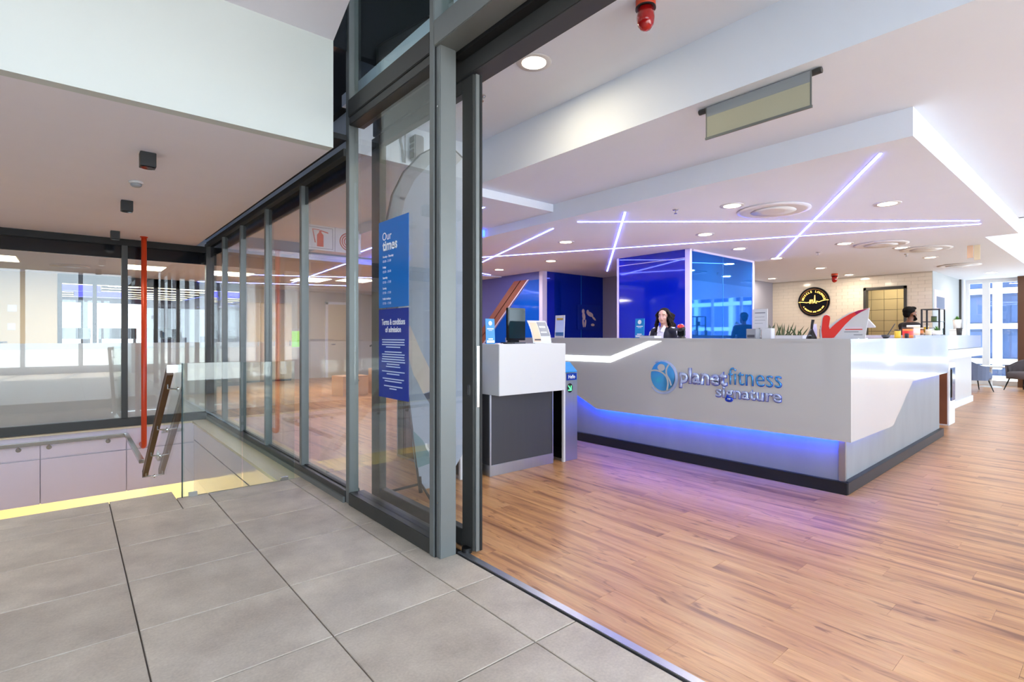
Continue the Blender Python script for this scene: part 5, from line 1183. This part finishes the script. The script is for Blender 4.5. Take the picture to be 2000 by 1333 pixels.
def human(mb, h, arms, turn=0.0, wide=1.0):
    """standing figure facing -Y; arms: two (elbow, wrist, hand dir) relative to the shoulders; turn: head turn"""
    k = h/1.70
    for s in (-1, 1):
        hip = Vector((s*.088*k*wide, 0, .90*k)); kn = Vector((s*.095*k, -.015*k, .49*k)); an = Vector((s*.095*k, .02*k, .085*k))
        mb.cap(hip, .088*k, kn, .058*k); mb.cap(kn, .056*k, an+Vector((0, 0, .15*k)), .052*k); mb.cap(an+Vector((0, 0, .15*k)), .05*k, an, .038*k)
        mb.cap(an+Vector((0, .02*k, -.045*k)), .038*k, an+Vector((0, -.15*k, -.055*k)), .028*k)
    mb.ell((0, 0, .95*k), (.165*k*wide, .115*k, .13*k)); mb.ell((0, .0, 1.10*k), (.14*k*wide, .10*k, .16*k)); mb.ell((0, .0, 1.27*k), (.165*k*wide, .112*k, .17*k)); mb.ell((0, .01*k, 1.375*k), (.15*k*wide, .085*k, .08*k))
    for s, (el, wr, hd, thumb, palm) in zip((-1, 1), arms):
        sh = Vector((s*.175*k*wide, .01*k, 1.375*k)); e = Vector(el)*k; w_ = Vector(wr)*k
        mb.cap(Vector((s*.09*k, .01*k, 1.39*k)), .06*k, sh, .058*k); mb.cap(sh, .056*k, e, .042*k); mb.cap(e, .042*k, w_, .028*k); hand(mb, w_, hd, thumb, palm)
    mb.cap((0, .012*k, 1.40*k), .055*k, (0, -.005*k, 1.50*k), .048*k)
    R = Matrix.Rotation(turn, 3, 'Z'); hc = Vector((0, -.012*k, 1.595*k))
    def hp(x, y, z): return hc + R @ Vector((x*k, y*k, z*k))
    def he(x, y, z, r): 
        n0 = len(mb.v); mb.ell((0, 0, 0), tuple(v*k for v in r), 16, 12)
        for i in range(n0, len(mb.v)): mb.v[i] = tuple(hp(x, y, z) + R @ Vector(mb.v[i]))
    he(0, .012, .022, (.074, .094, .085)); he(0, -.030, -.040, (.056, .058, .072)); he(0, -.055, -.085, (.028, .028, .022))
    mb.cap(hp(0, -.086, .006), .009*k, hp(0, -.102, -.026), .0115*k, 10); mb.cap(hp(0, -.092, -.031), .013*k, hp(0, -.094, -.032), .013*k, 10); he(.034, -.062, -.03, (.022, .018, .022)); he(-.034, -.062, -.03, (.022, .018, .022))
    for s in (-1, 1):
        he(s*.074, .008, -.012, (.012, .020, .032)); mb.cap(hp(s*.018, -.080, .024), .010*k, hp(s*.048, -.068, .022), .009*k, 8)
    mb.cap(hp(-.018, -.086, -.056), .008*k, hp(.018, -.086, -.056), .008*k, 8)
    return hp, R, k
def face_bits(t, hp, R, k, brow, lipm):
    for s in (-1, 1):
        obj('eye', MB().ell(hp(s*.031, -.080, .004), (.011*k, .008*k, .0055*k), 12, 8), 'eye_white', t, local=True, smooth=True)
        obj('iris', MB().ell(hp(s*.031, -.0895, .004), (.0058*k, .003*k, .0058*k), 10, 6), 'hair_black', t, local=True)
        obj('eyebrow', MB().cap(hp(s*.016, -.0895, .028), .0038*k, hp(s*.048, -.078, .025), .0026*k, 8), brow, t, local=True)
    obj('mouth', MB().cap(hp(-.016, -.0872, -.056), .0048*k, hp(.016, -.0872, -.056), .0048*k, 8), lipm, t, local=True)
# receptionist
t = thing('person', 'person in navy track jacket and white polo behind the desk', 'person', (6.336, 4.202, 0), -PI/2)
mb = MB()
armsW = [((-.24, .0, 1.10), (-.16, -.20, .97), (.2, -1, .05), (1, .2, .2), (0, 0, -1)), ((.24, .0, 1.10), (.16, -.20, .97), (-.2, -1, .05), (-1, .2, .2), (0, 0, -1))]
hpW, RW, kW = human(mb, 1.655, armsW, .22, .96)
def mW(c, n):
    z = c.z/kW
    if z > 1.435: return 0
    if z < .93: return 3 if z > .1 else 3
    if abs(c.x) > .10*kW and z < 1.02 and c.y < -.16*kW: return 0
    if abs(c.x) < .052-.10*max(0, 1.15-z) and c.y < -.03 and z > .95: return 1
    return 2
remeshed(mb, 'body', t, .0072, mW, ['skin_fair', 'white_cloth', 'navy_cloth', 'black_cloth'], 5)
face_bits(t, hpW, RW, kW, 'hair_dark', 'lips')
hb = MB()
def hadd(c, r):
    n0 = len(hb.v); hb.ell((0, 0, 0), r, 16, 12)
    for i in range(n0, len(hb.v)): hb.v[i] = tuple(hpW(*c) + RW @ Vector(hb.v[i]))
hadd((0, .030, .040), (.086*kW, .094*kW, .086*kW)); hadd((0, .05, -.03), (.082*kW, .066*kW, .10*kW))
for s in (-1, 1):
    for j in range(5):
        p0 = hpW(s*(.070+.004*j), -.028+.026*j, .06-.005*j); pts = [p0]
        for q in range(1, 7):
            pts.append(hpW(s*(.080+.006*j+.018*math.sin(q*2.1+j*1.3)+.005*q), -.030+.027*j+.008*math.cos(q*1.9+j), .06-.046*q))
        for a, b in zip(pts[:-1], pts[1:]): hb.cap(a, .016*kW, b, .0145*kW, 8)
for j in range(5):
    for q in range(6): hb.cap(hpW(-.05+.025*j, .085+.006*math.sin(q*2+j), .03-.045*q), .022, hpW(-.05+.025*j+.008*math.sin(q+j), .085, .03-.045*(q+1)), .020, 8)
remeshed(hb, 'hair', t, .008, lambda c, n: 0, ['hair_dark'], 2)
for q in (-1, 1):
    obj('collar', MB().add([(q*.006, -.105, 1.345), (q*.050, -.098, 1.33), (q*.062, -.060, 1.405), (q*.040, -.068, 1.425), (q*.006, -.098, 1.345), (q*.050, -.090, 1.33), (q*.062, -.050, 1.405), (q*.040, -.058, 1.425)], [(0,1,2,3),(7,6,5,4),(0,4,5,1),(1,5,6,2),(2,6,7,3),(3,7,4,0)]), 'white_cloth', t, local=True)
    obj('sleeve_stripe', MB().tube([(q*.085*kW, -.005, 1.425*kW), (q*.16*kW, -.005, 1.420*kW), (q*.222*kW, -.004, 1.36*kW), (q*.262*kW, -.004, 1.22*kW), (q*.275*kW, -.004, 1.12*kW)], [.012, .020, .020, .018, .012], 10), 'white_cloth', t, local=True, smooth=True)
obj('chest_logo', MB().prism([(.085, 1.22), (.10, 1.205), (.14, 1.235), (.10, 1.222)], -.118, -.108, 'y'), 'print_white', t, local=True)
obj('name_badge', MB().box(-.13, -.085, -.116, -.106, 1.225, 1.24), 'brown_wood', t, local=True)
# barman
t = thing('person', 'bearded person in black t-shirt in profile behind the bar', 'person', (12.55, 2.78, 0), math.radians(50))
mb = MB()
armsM = [((-.25, -.02, 1.12), (-.17, -.24, 1.13), (.35, -1, .15), (.2, 0, 1), (1, 0, 0)), ((.24, -.06, 1.14), (.13, -.26, 1.27), (-.25, -.9, .25), (0, .1, 1), (-1, 0, 0))]
hpM, RM, kM = human(mb, 1.83, armsM, .0, 1.05)
def mM(c, n):
    z = c.z/kM
    if z > 1.435: return 0
    if z < .93: return 2
    if (c.y < -.05*kM and abs(c.x) > .09*kM and z < 1.19 and c.y < -.10*kM) or (c.y < -.125*kM): return 0
    return 1
remeshed(mb, 'body', t, .0095, mM, ['skin_brown', 'black_cloth', 'black_cloth'], 5)
face_bits(t, hpM, RM, kM, 'hair_black', 'lips')
hb = MB()
def hadd2(c, r):
    n0 = len(hb.v); hb.ell((0, 0, 0), r, 16, 12)
    for i in range(n0, len(hb.v)): hb.v[i] = tuple(hpM(*c) + RM @ Vector(hb.v[i]))
hadd2((0, .035, .050), (.088*kM, .10*kM, .082*kM)); hadd2((0, .070, .0), (.070*kM, .055*kM, .075*kM)); hadd2((0, -.035, .092), (.066*kM, .055*kM, .036*kM))
remeshed(hb, 'hair', t, .008, lambda c, n: 0, ['hair_black'], 2)
hb = MB()
hadd2((0, -.062, -.098), (.050*kM, .046*kM, .042*kM))
for s in (-1, 1):
    for q in range(4): hb.cap(hpM(s*(.066-.006*q), -.010-.016*q, -.035-.018*q), .014, hpM(s*(.060-.006*q), -.026-.016*q, -.053-.018*q), .018, 8)
hb.cap(hpM(-.022, -.095, -.046), .007, hpM(.022, -.095, -.046), .007, 8)
remeshed(hb, 'beard', t, .007, lambda c, n: 0, ['hair_black'], 1)
t2 = thing('smoothie_cup', 'yellow smoothie cup held by the bearded person', 'cup', (12.55, 2.78, 0), math.radians(50))
hx_, hy_, hz_ = .06*kM, -.345*kM, 1.30*kM
obj('cup', MB().lathe([(.030, -.06), (.040, .06), (.037, .06), (.027, -.05)], (hx_, hy_, hz_), 20), 'yellow', t2, local=True, smooth=True); obj('lid', MB().lathe([(.043, .058), (.043, .070), (.02, .078)], (hx_, hy_, hz_), 20), 'frame_white', t2, local=True)
